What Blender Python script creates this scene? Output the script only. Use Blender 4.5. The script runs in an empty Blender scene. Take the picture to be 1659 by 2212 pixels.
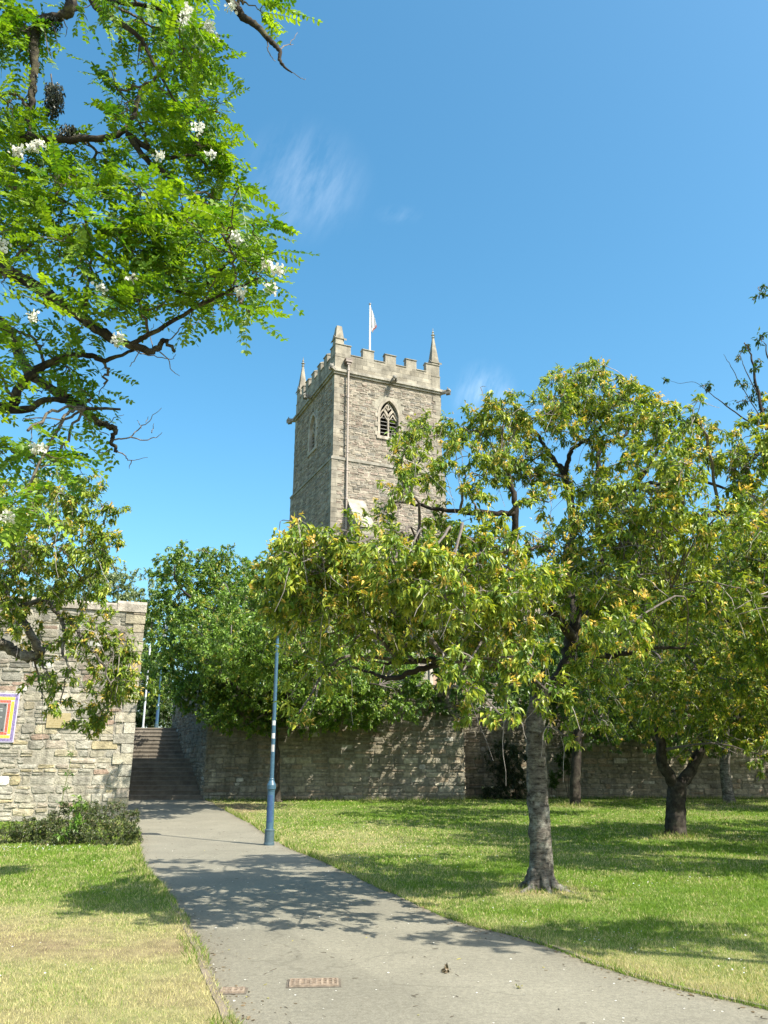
import bpy, math, random
import numpy as np
from mathutils import Vector, Matrix

rnd = random.Random(7)
R = np.random.default_rng(11)
C = bpy.context.scene.collection
scene = bpy.context.scene

# ------------------------------------------------------------------ camera
EYE = 1.6
PITCH = math.radians(18.0)
FPX = 1725.0            # focal length in units of a 1659 x 2212 view
cam_d = bpy.data.cameras.new('camera')
cam = bpy.data.objects.new('camera', cam_d); C.objects.link(cam)
cam.location = (0, 0, EYE); cam.rotation_euler = (math.pi/2 + PITCH, 0, 0)
cam_d.sensor_fit = 'VERTICAL'; cam_d.sensor_height = 24.0
cam_d.lens = 24.0 * FPX / 2212.0
cam_d.clip_start = 0.05; cam_d.clip_end = 3000
scene.camera = cam

def P(x, y, Y):
    """world point at distance Y on the sight line through view position (x, y)"""
    cx = (x-829.5)/FPX; cy = (1106-y)/FPX
    dy = math.cos(PITCH) - cy*math.sin(PITCH); dz = math.sin(PITCH) + cy*math.cos(PITCH)
    s = Y/dy
    return np.array([cx*s, Y, EYE + dz*s])
def depth(p):
    return p[1]*math.cos(PITCH) + (p[2]-EYE)*math.sin(PITCH)

# ------------------------------------------------------------------ sun, sky, exposure
SUN_EL = math.radians(49.0)
SUN_H = Vector((0.78, -0.62, 0)).normalized()
to_sun = Vector((SUN_H.x*math.cos(SUN_EL), SUN_H.y*math.cos(SUN_EL), math.sin(SUN_EL)))
sun_d = bpy.data.lights.new('sun', 'SUN'); sun_d.energy = 5.0; sun_d.angle = math.radians(0.5)
sun_d.color = (1.0, 0.94, 0.83)
sun = bpy.data.objects.new('sun', sun_d); C.objects.link(sun)
sun.rotation_euler = (-to_sun).to_track_quat('-Z', 'Y').to_euler()
sun.location = (20, -20, 40)

world = bpy.data.worlds.new('World'); scene.world = world; world.use_nodes = True
wn, wl = world.node_tree.nodes, world.node_tree.links
bg = wn['Background']
sky = wn.new('ShaderNodeTexSky'); sky.sky_type = 'NISHITA'; sky.sun_disc = False
sky.sun_elevation = SUN_EL; sky.sun_rotation = math.atan2(SUN_H.x, SUN_H.y)
sky.altitude = 50; sky.air_density = 1.0; sky.dust_density = 2.2; sky.ozone_density = 2.2
hsv = wn.new('ShaderNodeHueSaturation'); hsv.inputs['Saturation'].default_value = 1.28; hsv.inputs['Hue'].default_value = 0.480
wl.new(sky.outputs[0], hsv.inputs['Color'])
wtc = wn.new('ShaderNodeTexCoord')
def vmath(op, a, b=None):
    n = wn.new('ShaderNodeVectorMath'); n.operation = op
    for i, v in enumerate((a, b)):
        if v is None: continue
        if hasattr(v, 'is_output'): wl.new(v, n.inputs[i])
        else: n.inputs[i].default_value = v
    return n.outputs['Value'] if op == 'DOT_PRODUCT' else n.outputs[0]
def wmath(op, a, b=0.0, c=0.0, clamp=False):
    n = wn.new('ShaderNodeMath'); n.operation = op; n.use_clamp = clamp
    for i, v in enumerate((a, b, c)):
        if hasattr(v, 'is_output'): wl.new(v, n.inputs[i])
        else: n.inputs[i].default_value = v
    return n.outputs[0]
def wisp(x, y, half_x, half_y, seed, strength):
    d = Vector(P(x, y, 100) - np.array([0, 0, EYE])).normalized()
    right = d.cross(Vector((0, 0, 1))).normalized(); up = right.cross(d)
    g = wtc.outputs['Generated']
    a = wmath('DIVIDE', vmath('DOT_PRODUCT', g, right), half_x/FPX)
    b = wmath('DIVIDE', vmath('DOT_PRODUCT', g, up), half_y/FPX)
    f = wmath('GREATER_THAN', vmath('DOT_PRODUCT', g, d), 0.5)
    rr = wmath('ADD', wmath('MULTIPLY', a, a), wmath('MULTIPLY', b, b))
    m0 = wmath('SUBTRACT', 1.0, rr, clamp=True); m = wmath('MULTIPLY', m0, m0)
    comb = wn.new('ShaderNodeCombineXYZ'); 
    wl.new(wmath('ADD', wmath('MULTIPLY', a, 1.9), wmath('MULTIPLY', b, -0.7)), comb.inputs[0])
    wl.new(wmath('MULTIPLY', b, 0.55), comb.inputs[1]); comb.inputs[2].default_value = seed
    nz = wn.new('ShaderNodeTexNoise'); nz.inputs['Scale'].default_value = 1.7; nz.inputs['Detail'].default_value = 7
    nz.inputs['Roughness'].default_value = 0.62; nz.inputs['Distortion'].default_value = 0.1
    wl.new(comb.outputs[0], nz.inputs['Vector'])
    n1 = wmath('MULTIPLY', wmath('SUBTRACT', nz.outputs['Fac'], 0.36), 2.2, clamp=True)
    return wmath('MULTIPLY', wmath('MULTIPLY', wmath('MULTIPLY', n1, m), f), strength)
wfac = wmath('MAXIMUM', wmath('MAXIMUM', wisp(660, 395, 150, 135, 3.1, 0.15), wisp(1045, 855, 85, 85, 8.4, 0.20)), wisp(860, 465, 60, 25, 5.2, 0.04))
wmix = wn.new('ShaderNodeMixRGB'); wl.new(wfac, wmix.inputs[0]); wl.new(hsv.outputs[0], wmix.inputs[1]); wmix.inputs[2].default_value = (8.0, 8.3, 8.6, 1)
wl.new(wmix.outputs[0], bg.inputs['Color'])
bg.inputs['Strength'].default_value = 0.15
scene.view_settings.view_transform = 'Standard'; scene.view_settings.look = 'None'
scene.view_settings.exposure = 0.96; scene.view_settings.gamma = 1.0

# ------------------------------------------------------------------ mesh helpers
class MB:
    """collects polygons with per-vertex colour, links them as one mesh object"""
    def __init__(s): s.v=[]; s.c=[]; s.li=[]; s.ls=[]; s.n=0; s.mi=[]
    def add(s, verts, faces, col, mat=0):
        verts = np.asarray(verts, float).reshape(-1, 3)
        col = np.asarray(col, float)
        if col.ndim == 1: col = np.broadcast_to(col, (len(verts), 3))
        s.v.append(verts); s.c.append(col)
        if isinstance(faces, np.ndarray):
            s.li.append((faces+s.n).ravel()); s.ls.append(np.full(len(faces), faces.shape[1])); s.mi.append(np.full(len(faces), mat))
        else:
            for f in faces: s.li.append(np.asarray(f)+s.n)
            s.ls.append(np.array([len(f) for f in faces])); s.mi.append(np.full(len(faces), mat))
        s.n += len(verts)
    def box(s, lo, hi, col, mat=0):
        x0,y0,z0 = lo; x1,y1,z1 = hi
        v = [(x0,y0,z0),(x1,y0,z0),(x1,y1,z0),(x0,y1,z0),(x0,y0,z1),(x1,y0,z1),(x1,y1,z1),(x0,y1,z1)]
        s.add(v, np.array([(0,3,2,1),(4,5,6,7),(0,1,5,4),(1,2,6,5),(2,3,7,6),(3,0,4,7)]), col, mat)
    def prism(s, poly, d, col, mat=0):
        """closed polygon of 3-D points extruded by vector d"""
        p = np.asarray(poly, float); n = len(p)
        v = np.vstack([p, p+np.asarray(d, float)])
        f = [tuple(range(n-1, -1, -1)), tuple(range(n, 2*n))] + [(i, (i+1) % n, n+(i+1) % n, n+i) for i in range(n)]
        s.add(v, f, col, mat)
    def lathe(s, prof, col, n=20, centre=(0, 0, 0), mat=0):
        prof = np.asarray(prof, float); a = np.linspace(0, 2*math.pi, n, endpoint=False)
        v = np.stack([np.outer(prof[:,0], np.cos(a)), np.outer(prof[:,0], np.sin(a)), np.repeat(prof[:,1:2], n, 1)], -1).reshape(-1, 3)+np.asarray(centre)
        f = [(i*n+j, i*n+(j+1) % n, (i+1)*n+(j+1) % n, (i+1)*n+j) for i in range(len(prof)-1) for j in range(n)]
        s.add(v, np.array(f), col, mat)
    def tube(s, pts, rad, sides=6, col=(.1,.1,.1), mat=0, rough=0.0):
        pts = np.asarray(pts, float); n = len(pts); rad = np.asarray(rad, float)
        if rad.ndim == 0: rad = np.full(n, rad)
        t = np.gradient(pts, axis=0); t /= np.linalg.norm(t, axis=1, keepdims=True)+1e-9
        o = pts[-1]-pts[0]; ax = np.zeros(3); ax[np.argmin(np.abs(o))] = 1
        a = np.cross(t, ax); a /= np.linalg.norm(a, axis=1, keepdims=True)+1e-9
        b = np.cross(t, a)
        th = np.linspace(0, 2*math.pi, sides, endpoint=False)
        rr = rad[:,None]*np.ones(sides)
        if rough: rr = rr*(1+rough*R.normal(size=rr.shape))
        ring = pts[:,None,:] + rr[...,None]*(np.cos(th)[None,:,None]*a[:,None,:]+np.sin(th)[None,:,None]*b[:,None,:])
        i = np.arange(n-1)[:,None]*sides; j = np.arange(sides)[None,:]; k = (j+1) % sides
        f = np.stack([i+j, i+k, i+sides+k, i+sides+j], -1).reshape(-1, 4)
        s.add(ring.reshape(-1, 3), f, col, mat)
        if sides > 3:
            s.add(ring[-1], [tuple(range(sides))], col, mat)
    def build(s, name, mats, parent=None, smooth=False):
        me = bpy.data.meshes.new(name)
        v = np.vstack(s.v); li = np.concatenate(s.li).astype(np.int32); ls = np.concatenate(s.ls).astype(np.int32)
        me.vertices.add(len(v)); me.vertices.foreach_set('co', v.astype(np.float32).ravel())
        me.loops.add(len(li)); me.loops.foreach_set('vertex_index', li)
        me.polygons.add(len(ls)); me.polygons.foreach_set('loop_start', np.concatenate([[0], np.cumsum(ls)[:-1]]).astype(np.int32))
        me.polygons.foreach_set('material_index', np.concatenate(s.mi).astype(np.int32))
        me.polygons.foreach_set('use_smooth', np.full(len(ls), smooth))
        at = me.color_attributes.new('Col', 'FLOAT_COLOR', 'POINT')
        c = np.ones((len(v), 4), np.float32); c[:,:3] = np.vstack(s.c); at.data.foreach_set('color', c.ravel())
        me.update(calc_edges=True); me.validate()
        for m in (mats if isinstance(mats, (list, tuple)) else [mats]): me.materials.append(m)
        o = bpy.data.objects.new(name, me); C.objects.link(o)
        if parent is not None: o.parent = parent
        return o
def tag(o, label=None, cat=None, group=None, kind=None):
    if label: o['label'] = label
    if cat: o['category'] = cat
    if group: o['group'] = group
    if kind: o['kind'] = kind
    return o
def empty(name, loc, label, cat, group=None, rz=0):
    o = bpy.data.objects.new(name, None); C.objects.link(o); o.location = loc; o.rotation_euler = (0, 0, rz)
    o.empty_display_size = 0.3
    return tag(o, label, cat, group)
def recentre(o, loc):
    """give a single-mesh thing its origin at loc"""
    o.data.transform(Matrix.Translation(-Vector(loc))); o.location = loc; return o

def vnoise(x, y, seed=0):
    x = np.asarray(x, float); y = np.asarray(y, float)
    xi = np.floor(x).astype(np.int64); yi = np.floor(y).astype(np.int64); fx = x-xi; fy = y-yi
    def h(a, b):
        n = (a*374761393 + b*668265263 + seed*1442695041) & 0x7fffffff
        n = ((n ^ (n >> 13))*1274126177) & 0x7fffffff
        return ((n ^ (n >> 16)) & 0xffff)/65535.0
    u = fx*fx*(3-2*fx); w = fy*fy*(3-2*fy)
    return (h(xi,yi)*(1-u)+h(xi+1,yi)*u)*(1-w)+(h(xi,yi+1)*(1-u)+h(xi+1,yi+1)*u)*w
def fbm(x, y, seed=0, oct=4):
    s = 0; a = .5
    for k in range(oct): s = s+a*vnoise(x*2**k, y*2**k, seed+k); a *= .5
    return s/0.94
def sstep(e0, e1, x):
    t = np.clip((x-e0)/(e1-e0), 0, 1); return t*t*(3-2*t)

# ------------------------------------------------------------------ materials
def mat_new(name):
    m = bpy.data.materials.new(name); m.use_nodes = True
    nt = m.node_tree; return m, nt.nodes, nt.links, nt.nodes['Principled BSDF']
def mat_col(name, rough=.85, noise=12.0, var=.35, bump=.3, bump_scale=60.0, spec=.3, metallic=0.0, bdist=.01, streak=0.0):
    """surface whose own colour comes from the mesh, broken up by noise and bump"""
    m, n, l, b = mat_new(name)
    a = n.new('ShaderNodeVertexColor'); a.layer_name = 'Col'
    tc = n.new('ShaderNodeTexCoord')
    nz = n.new('ShaderNodeTexNoise'); nz.inputs['Scale'].default_value = noise; nz.inputs['Detail'].default_value = 8; nz.inputs['Roughness'].default_value = .65
    l.new(tc.outputs['Object'], nz.inputs['Vector'])
    mr = n.new('ShaderNodeMapRange'); mr.inputs[1].default_value = .3; mr.inputs[2].default_value = .7
    mr.inputs[3].default_value = 1-var; mr.inputs[4].default_value = 1+var; l.new(nz.outputs['Fac'], mr.inputs[0])
    mx = n.new('ShaderNodeVectorMath'); mx.operation = 'SCALE'; l.new(a.outputs[0], mx.inputs[0]); l.new(mr.outputs[0], mx.inputs['Scale'])
    out = mx.outputs[0]
    if streak:       # rain streaks, soot and damp patches of their own shape
        mp = n.new('ShaderNodeMapping'); mp.inputs['Scale'].default_value = (1.6, 1.6, .28); l.new(tc.outputs['Object'], mp.inputs['Vector'])
        ns = n.new('ShaderNodeTexNoise'); ns.inputs['Scale'].default_value = 1.0; ns.inputs['Detail'].default_value = 7; ns.inputs['Roughness'].default_value = .6; l.new(mp.outputs[0], ns.inputs['Vector'])
        r2 = n.new('ShaderNodeMapRange'); r2.inputs[1].default_value = .44; r2.inputs[2].default_value = .66; r2.inputs[4].default_value = streak; l.new(ns.outputs['Fac'], r2.inputs[0])
        ms = n.new('ShaderNodeMixRGB'); l.new(r2.outputs[0], ms.inputs[0]); l.new(out, ms.inputs[1]); ms.inputs[2].default_value = (.085, .078, .06, 1); out = ms.outputs[0]
    l.new(out, b.inputs['Base Color'])
    b.inputs['Roughness'].default_value = rough; b.inputs['Specular IOR Level'].default_value = spec; b.inputs['Metallic'].default_value = metallic
    if bump:
        n2 = n.new('ShaderNodeTexNoise'); n2.inputs['Scale'].default_value = bump_scale; n2.inputs['Detail'].default_value = 6
        l.new(tc.outputs['Object'], n2.inputs['Vector'])
        bp = n.new('ShaderNodeBump'); bp.inputs['Strength'].default_value = bump; bp.inputs['Distance'].default_value = bdist
        l.new(n2.outputs['Fac'], bp.inputs['Height']); l.new(bp.outputs[0], b.inputs['Normal'])
    return m
def mat_leaf(name, trans=.4, tint=(1.25, 1.2, .5), rough=.4, spec=.5):
    m, n, l, b = mat_new(name)
    a = n.new('ShaderNodeVertexColor'); a.layer_name = 'Col'
    l.new(a.outputs[0], b.inputs['Base Color']); b.inputs['Roughness'].default_value = rough; b.inputs['Specular IOR Level'].default_value = spec
    t = n.new('ShaderNodeBsdfTranslucent')
    mx = n.new('ShaderNodeVectorMath'); mx.operation = 'MULTIPLY'; l.new(a.outputs[0], mx.inputs[0]); mx.inputs[1].default_value = tint
    l.new(mx.outputs[0], t.inputs['Color'])
    ms = n.new('ShaderNodeMixShader'); ms.inputs[0].default_value = trans
    l.new(b.outputs[0], ms.inputs[1]); l.new(t.outputs[0], ms.inputs[2]); l.new(ms.outputs[0], n['Material Output'].inputs['Surface'])
    return m
def mat_bark(name, dark=(.035,.028,.022), light=(.17,.15,.125), lichen=(.25,.25,.17), scale=9.0, stretch=(1,1,2.5), amt=.5):
    m, n, l, b = mat_new(name)
    tc = n.new('ShaderNodeTexCoord'); mp = n.new('ShaderNodeMapping'); mp.inputs['Scale'].default_value = stretch
    l.new(tc.outputs['Object'], mp.inputs['Vector'])
    nz = n.new('ShaderNodeTexNoise'); nz.inputs['Scale'].default_value = scale; nz.inputs['Detail'].default_value = 8; nz.inputs['Roughness'].default_value = .7
    l.new(mp.outputs[0], nz.inputs['Vector'])
    r = n.new('ShaderNodeValToRGB'); r.color_ramp.elements[0].position = .35; r.color_ramp.elements[1].position = .65
    r.color_ramp.elements[0].color = (*dark, 1); r.color_ramp.elements[1].color = (*light, 1)
    l.new(nz.outputs['Fac'], r.inputs[0])
    n2 = n.new('ShaderNodeTexNoise'); n2.inputs['Scale'].default_value = 5.5; n2.inputs['Detail'].default_value = 9; n2.inputs['Roughness'].default_value = .75
    l.new(tc.outputs['Object'], n2.inputs['Vector'])
    r2 = n.new('ShaderNodeMapRange'); r2.inputs[1].default_value = .5; r2.inputs[2].default_value = .62; r2.inputs[4].default_value = amt
    l.new(n2.outputs['Fac'], r2.inputs[0])
    mx = n.new('ShaderNodeMixRGB'); l.new(r2.outputs[0], mx.inputs[0]); l.new(r.outputs[0], mx.inputs[1]); mx.inputs[2].default_value = (*lichen, 1)
    l.new(mx.outputs[0], b.inputs['Base Color']); b.inputs['Roughness'].default_value = .9; b.inputs['Specular IOR Level'].default_value = .2
    bp = n.new('ShaderNodeBump'); bp.inputs['Strength'].default_value = .8; bp.inputs['Distance'].default_value = .03
    l.new(nz.outputs['Fac'], bp.inputs['Height']); l.new(bp.outputs[0], b.inputs['Normal'])
    return m
def mat_plain(name, col, rough=.5, metallic=0., spec=.5, trans=0.):
    m, n, l, b = mat_new(name)
    b.inputs['Base Color'].default_value = (*col, 1); b.inputs['Roughness'].default_value = rough
    b.inputs['Metallic'].default_value = metallic; b.inputs['Specular IOR Level'].default_value = spec
    if trans: b.inputs['Transmission Weight'].default_value = trans
    return m

M_STONE = mat_col('rubble_stone', .92, 7.0, .42, .8, 24.0, .2, bdist=.035, streak=.5)
M_TOWER = mat_col('tower_stone', .92, 5.0, .32, .6, 16.0, .2, bdist=.04, streak=.4)
M_ASHLAR = mat_col('weathered_ashlar', .9, 1.6, .42, .4, 14.0, .2, bdist=.02, streak=.55)
M_STEP = mat_col('step_stone', .9, 3.0, .3, .3, 30.0, .2)
M_METAL = mat_col('painted_metal', .42, 20.0, .22, .12, 60.0, .5, bdist=.003)
M_RUST = mat_col('rusty_iron', .85, 30.0, .45, .5, 90.0, .3, bdist=.005)
M_PLAIN = mat_col('matt_paint', .7, 10.0, .12, .1, 50.0, .3, bdist=.003)
M_WOODDARK = mat_bark('locust_bark', (.012,.010,.008), (.052,.043,.033), (.17,.16,.08), 7.0, (1,1,1), .55)
M_CHERRYBARK = mat_bark('cherry_bark', (.022,.018,.015), (.19,.17,.14), (.34,.34,.28), 8.0, (.8,.8,3.2), .55)
M_TWIG = mat_col('twig_bark', .85, 20., .4, 0, 10)
M_DARKTRUNK = mat_bark('dark_bark', (.014,.011,.009), (.06,.05,.04), (.13,.12,.085), 7.0, (1,1,.5), .4)
M_LEAF = mat_leaf('cherry_leaf', .30, (1.5, 1.45, .5), .42, .45)
M_LOCUST = mat_leaf('locust_leaf', .42, (1.5, 1.5, .35), .45, .4)
M_GREEN = mat_leaf('broad_leaf', .32, (1.2, 1.3, .5), .42, .5)
M_GRASS = mat_leaf('grass_blade', .35, (1.2, 1.2, .6), .6, .25)
M_PETAL = mat_leaf('white_petal', .3, (1, 1, 1), .6, .3)
M_GLASS = mat_plain('lantern_glass', (.55,.58,.5), .15, 0, .5, .35)
M_FLAG = mat_leaf('flag_cloth', .3, (1, 1, 1), .8, .2)

# ------------------------------------------------------------------ ground
TREE_MOUNDS = []
def gz(X, Y):
    X = np.asarray(X, float); Y = np.asarray(Y, float)
    z = .45*sstep(19, 36, Y)
    for (mx, my, h, r) in TREE_MOUNDS:
        z = z + h*np.exp(-((X-mx)**2+(Y-my)**2)/(r*r))
    return z
def G(x, y):
    """where the sight line through (x, y) meets the ground"""
    lo, hi = 2.0, 80.0
    for _ in range(60):
        m = .5*(lo+hi); p = P(x, y, m)
        if p[2] > .45*float(sstep(19, 36, m)): lo = m
        else: hi = m
    p = P(x, y, lo); p[2] = gz(p[0], p[1]); return p

MAIN = G(1168, 1930); T2 = G(1460, 1810); T3 = G(1240, 1745); T4 = G(1572, 1742); LAMP = G(581, 1826)
TREE_MOUNDS += [(MAIN[0], MAIN[1], .07, .75), (T2[0], T2[1], .06, .8), (T3[0], T3[1], .1, .9), (T4[0], T4[1], .12, 1.0)]

left_px = [(500,2212),(482,2160),(455,2100),(425,2040),(395,1980),(352,1920),(318,1885),(300,1858),(300,1800),(272,1768),(262,1728)]
right_px = [(1659,2182),(1480,2140),(1380,2112),(1270,2080),(1180,2045),(1110,2022),(1030,2003),(960,1982),(880,1945),(800,1908),(700,1862),(640,1838),(590,1812),(556,1788),(510,1762),(470,1742),(442,1728)]
LE = sorted([tuple(G(*p)[:2]) for p in left_px], key=lambda q: q[1])
RE = sorted([tuple(G(*p)[:2]) for p in right_px], key=lambda q: q[1])
LE = [(1.6, -4.0), (.6, 1.5)] + [q for q in LE if q[1] < 36.2]; RE = [(7.0, -4.0), (5.2, 2.5)] + [q for q in RE if q[1] < 36.2]
LE[-1] = (LE[-1][0], 36.3); RE[-1] = (RE[-1][0], 36.3)
LEy = np.array([q[1] for q in LE]); LEx = np.array([q[0] for q in LE]); REy = np.array([q[1] for q in RE]); REx = np.array([q[0] for q in RE])
def xl(Y): return np.interp(Y, LEy, LEx) + .07*(fbm(np.asarray(Y)*1.3, 0*np.asarray(Y), 5)-.5)
def xr(Y): return np.interp(Y, REy, REx) + .07*(fbm(np.asarray(Y)*1.1, 0*np.asarray(Y)+3, 6)-.5)

def dryness(X, Y):
    n = fbm(X*.55, Y*.55, 21); n2 = fbm(X*2.2, Y*2.2, 31)
    d = .55*(n-.42) + .5*(n2-.5)
    a, b = xl(Y), xr(Y)
    d = d + .55*np.exp(-np.clip(X-b, 0, None)/.28)*(X > b)*sstep(3, 6, Y)
    d = d + .25*np.exp(-np.clip(a-X, 0, None)/.2)*(X < a)
    d = d + .62*sstep(10.5, 7.0, Y + .5*X + 2.5*(n-.5))*(X < a+1)            # parched patch of the left lawn
    d = d + .30*sstep(9.5, 7.0, Y-.1*X)*(X > b)
    d = d + .32*np.exp(-((X+1.2)**2/3+(Y-20.5)**2/14))                      # worn turf near the lamp
    d = d + .8*np.exp(-((X+5.3)**2/2.5+(Y-31)**2/12))*(X > b-.2)
    for (mx, my, h, r) in TREE_MOUNDS: d = d + .9*np.exp(-((X-mx)**2+(Y-my)**2)/(r*.8)**2)
    return np.clip(d+.14, 0, 1)
GREEN_A = np.array([.115,.215,.024]); GREEN_B = np.array([.215,.315,.038]); DRY = np.array([.52,.465,.23]); SOIL = np.array([.17,.125,.075])

xs = np.concatenate([-np.geomspace(700, 18, 14)[:-1], np.arange(-18, 27, .2), np.geomspace(27, 700, 14)])
ys = np.concatenate([-np.geomspace(300, 6, 10)[:-1], np.arange(-6, 40, .2), np.geomspace(40, 900, 14)])
GX, GY = np.meshgrid(xs, ys); GZ = gz(GX, GY)
nx, ny = len(xs), len(ys)
i = np.arange(ny-1)[:,None]*nx+np.arange(nx-1)[None,:]
gf = np.stack([i, i+1, i+nx+1, i+nx], -1).reshape(-1, 4)
dr = dryness(GX.ravel(), GY.ravel())[:,None]
gcol = (GREEN_A*.62)*(1-dr)+(DRY*.55)*dr
sm = np.clip((dr-.62)*2.2, 0, 1); gcol = gcol*(1-sm)+SOIL*sm
mb = MB(); mb.add(np.stack([GX.ravel(), GY.ravel(), GZ.ravel()], -1), gf, gcol)
M_GROUND = mat_col('lawn_soil', .95, 6.0, .35, .6, 40.0, .1, bdist=.03)
tag(mb.build('ground', M_GROUND, smooth=True), 'sunlit mown lawn with dry patches and tree shadows', 'lawn', kind='structure')

# asphalt path
def asphalt():
    m, n, l, b = mat_new('worn_asphalt')
    tc = n.new('ShaderNodeTexCoord')
    n1 = n.new('ShaderNodeTexNoise'); n1.inputs['Scale'].default_value = .8; n1.inputs['Detail'].default_value = 9; n1.inputs['Roughness'].default_value = .65
    n2 = n.new('ShaderNodeTexNoise'); n2.inputs['Scale'].default_value = 85; n2.inputs['Detail'].default_value = 4; n2.inputs['Roughness'].default_value = .8
    v = n.new('ShaderNodeTexVoronoi'); v.inputs['Scale'].default_value = 130
    for q in (n1, n2, v): l.new(tc.outputs['Object'], q.inputs['Vector'])
    a = n.new('ShaderNodeVertexColor'); a.layer_name = 'Col'
    def mrange(src, lo, hi, a0=.3, a1=.7):
        r = n.new('ShaderNodeMapRange'); r.inputs[1].default_value = a0; r.inputs[2].default_value = a1; r.inputs[3].default_value = lo; r.inputs[4].default_value = hi
        l.new(src, r.inputs[0]); return r.outputs[0]
    mm = n.new('ShaderNodeMath'); mm.operation = 'MULTIPLY'; l.new(mrange(n1.outputs['Fac'], .86, 1.12), mm.inputs[0]); l.new(mrange(n2.outputs['Fac'], .72, 1.28), mm.inputs[1])
    m2 = n.new('ShaderNodeMath'); m2.operation = 'MULTIPLY'; l.new(mm.outputs[0], m2.inputs[0]); l.new(mrange(v.outputs['Color'], .85, 1.15, 0, 1), m2.inputs[1])
    v2 = n.new('ShaderNodeTexVoronoi'); v2.feature = 'DISTANCE_TO_EDGE'; v2.inputs['Scale'].default_value = .38
    dn = n.new('ShaderNodeTexNoise'); dn.inputs['Scale'].default_value = 2.2; dn.inputs['Detail'].default_value = 7; l.new(tc.outputs['Object'], dn.inputs['Vector'])
    wv = n.new('ShaderNodeVectorMath'); wv.operation = 'MULTIPLY_ADD'; l.new(dn.outputs['Color'], wv.inputs[0]); wv.inputs[1].default_value = (.9,.9,0); l.new(tc.outputs['Object'], wv.inputs[2]); l.new(wv.outputs[0], v2.inputs['Vector'])
    n3 = n.new('ShaderNodeTexNoise'); n3.inputs['Scale'].default_value = .45; l.new(tc.outputs['Object'], n3.inputs['Vector'])
    ck = n.new('ShaderNodeMath'); ck.operation = 'MAXIMUM'; l.new(mrange(v2.outputs['Distance'], .80, 1.0, .0, .010), ck.inputs[0]); l.new(mrange(n3.outputs['Fac'], 1.0, 0.0, .5, .56), ck.inputs[1])
    n4 = n.new('ShaderNodeTexNoise'); n4.inputs['Scale'].default_value = 22; n4.inputs['Detail'].default_value = 3; l.new(tc.outputs['Object'], n4.inputs['Vector'])
    m3 = n.new('ShaderNodeMath'); m3.operation = 'MULTIPLY'; l.new(m2.outputs[0], m3.inputs[0]); l.new(ck.outputs[0], m3.inputs[1])
    m4 = n.new('ShaderNodeMath'); m4.operation = 'MULTIPLY'; l.new(m3.outputs[0], m4.inputs[0]); l.new(mrange(n4.outputs['Fac'], .86, 1.12), m4.inputs[1])
    sc = n.new('ShaderNodeVectorMath'); sc.operation = 'SCALE'; l.new(a.outputs[0], sc.inputs[0]); l.new(m4.outputs[0], sc.inputs['Scale'])
    l.new(sc.outputs[0], b.inputs['Base Color']); b.inputs['Roughness'].default_value = .9; b.inputs['Specular IOR Level'].default_value = .25
    bp = n.new('ShaderNodeBump'); bp.inputs['Strength'].default_value = .5; bp.inputs['Distance'].default_value = .004
    l.new(n2.outputs['Fac'], bp.inputs['Height']); l.new(bp.outputs[0], b.inputs['Normal'])
    return m
M_ASPHALT = asphalt()
py = np.concatenate([np.arange(-4, 20, .1), np.arange(20, 36.25, .2)])
pa, pb = xl(py), xr(py); nu = 46
tt = np.linspace(0, 1, nu)
PX = pa[:,None]*(1-tt)+pb[:,None]*tt; PY = np.repeat(py[:,None], nu, 1); PZ = gz(PX, PY)+.004
i = np.arange(len(py)-1)[:,None]*nu+np.arange(nu-1)[None,:]
pcol = np.array([.212,.199,.150])*(1+.10*(fbm(PX.ravel()*.7, PY.ravel()*.7, 44)-.5))[:,None]
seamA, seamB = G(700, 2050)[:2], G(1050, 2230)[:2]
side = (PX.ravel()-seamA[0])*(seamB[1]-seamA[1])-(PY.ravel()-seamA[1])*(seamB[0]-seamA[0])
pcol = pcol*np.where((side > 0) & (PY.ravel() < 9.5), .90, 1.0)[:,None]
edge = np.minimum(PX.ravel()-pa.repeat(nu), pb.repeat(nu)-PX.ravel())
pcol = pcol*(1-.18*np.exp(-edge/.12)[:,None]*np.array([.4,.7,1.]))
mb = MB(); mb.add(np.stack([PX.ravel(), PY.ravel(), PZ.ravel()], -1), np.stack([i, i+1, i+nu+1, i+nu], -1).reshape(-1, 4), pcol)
tag(mb.build('path', M_ASPHALT, smooth=True), 'grey asphalt footpath curving towards the stone steps', 'path', kind='structure')

# thin concrete edging along both sides of the path
mb = MB()
def edging(fx, y0, y1, sgn, h):
    yy = np.arange(y0, y1, .25); x0 = fx(yy); n = len(yy); w = .055
    z = gz(x0, yy); hh = h*(.7+.6*fbm(yy*1.5, yy*0, 9))
    v = np.concatenate([np.stack([x0, yy, z-.05], -1), np.stack([x0, yy, z+hh], -1), np.stack([x0+sgn*w, yy, z+hh], -1), np.stack([x0+sgn*w, yy, z-.05], -1)])
    k = np.arange(n-1)
    f = np.concatenate([np.stack([a*n+k, a*n+k+1, b*n+k+1, b*n+k], -1) for a, b in ((0,1),(1,2),(2,3))])
    if sgn > 0: f = f[:, ::-1]
    mb.add(v, f, np.array([.20,.165,.12])*(.7+.6*fbm(v[:,1]*3, v[:,0]*3, 4))[:,None])
edging(xr, -4, 9.3, 1, .018); edging(xl, -4, 12, -1, .008)
tag(mb.build('kerb', M_STEP), 'low concrete edging between the footpath and the grass', 'kerb', kind='structure')

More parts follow.
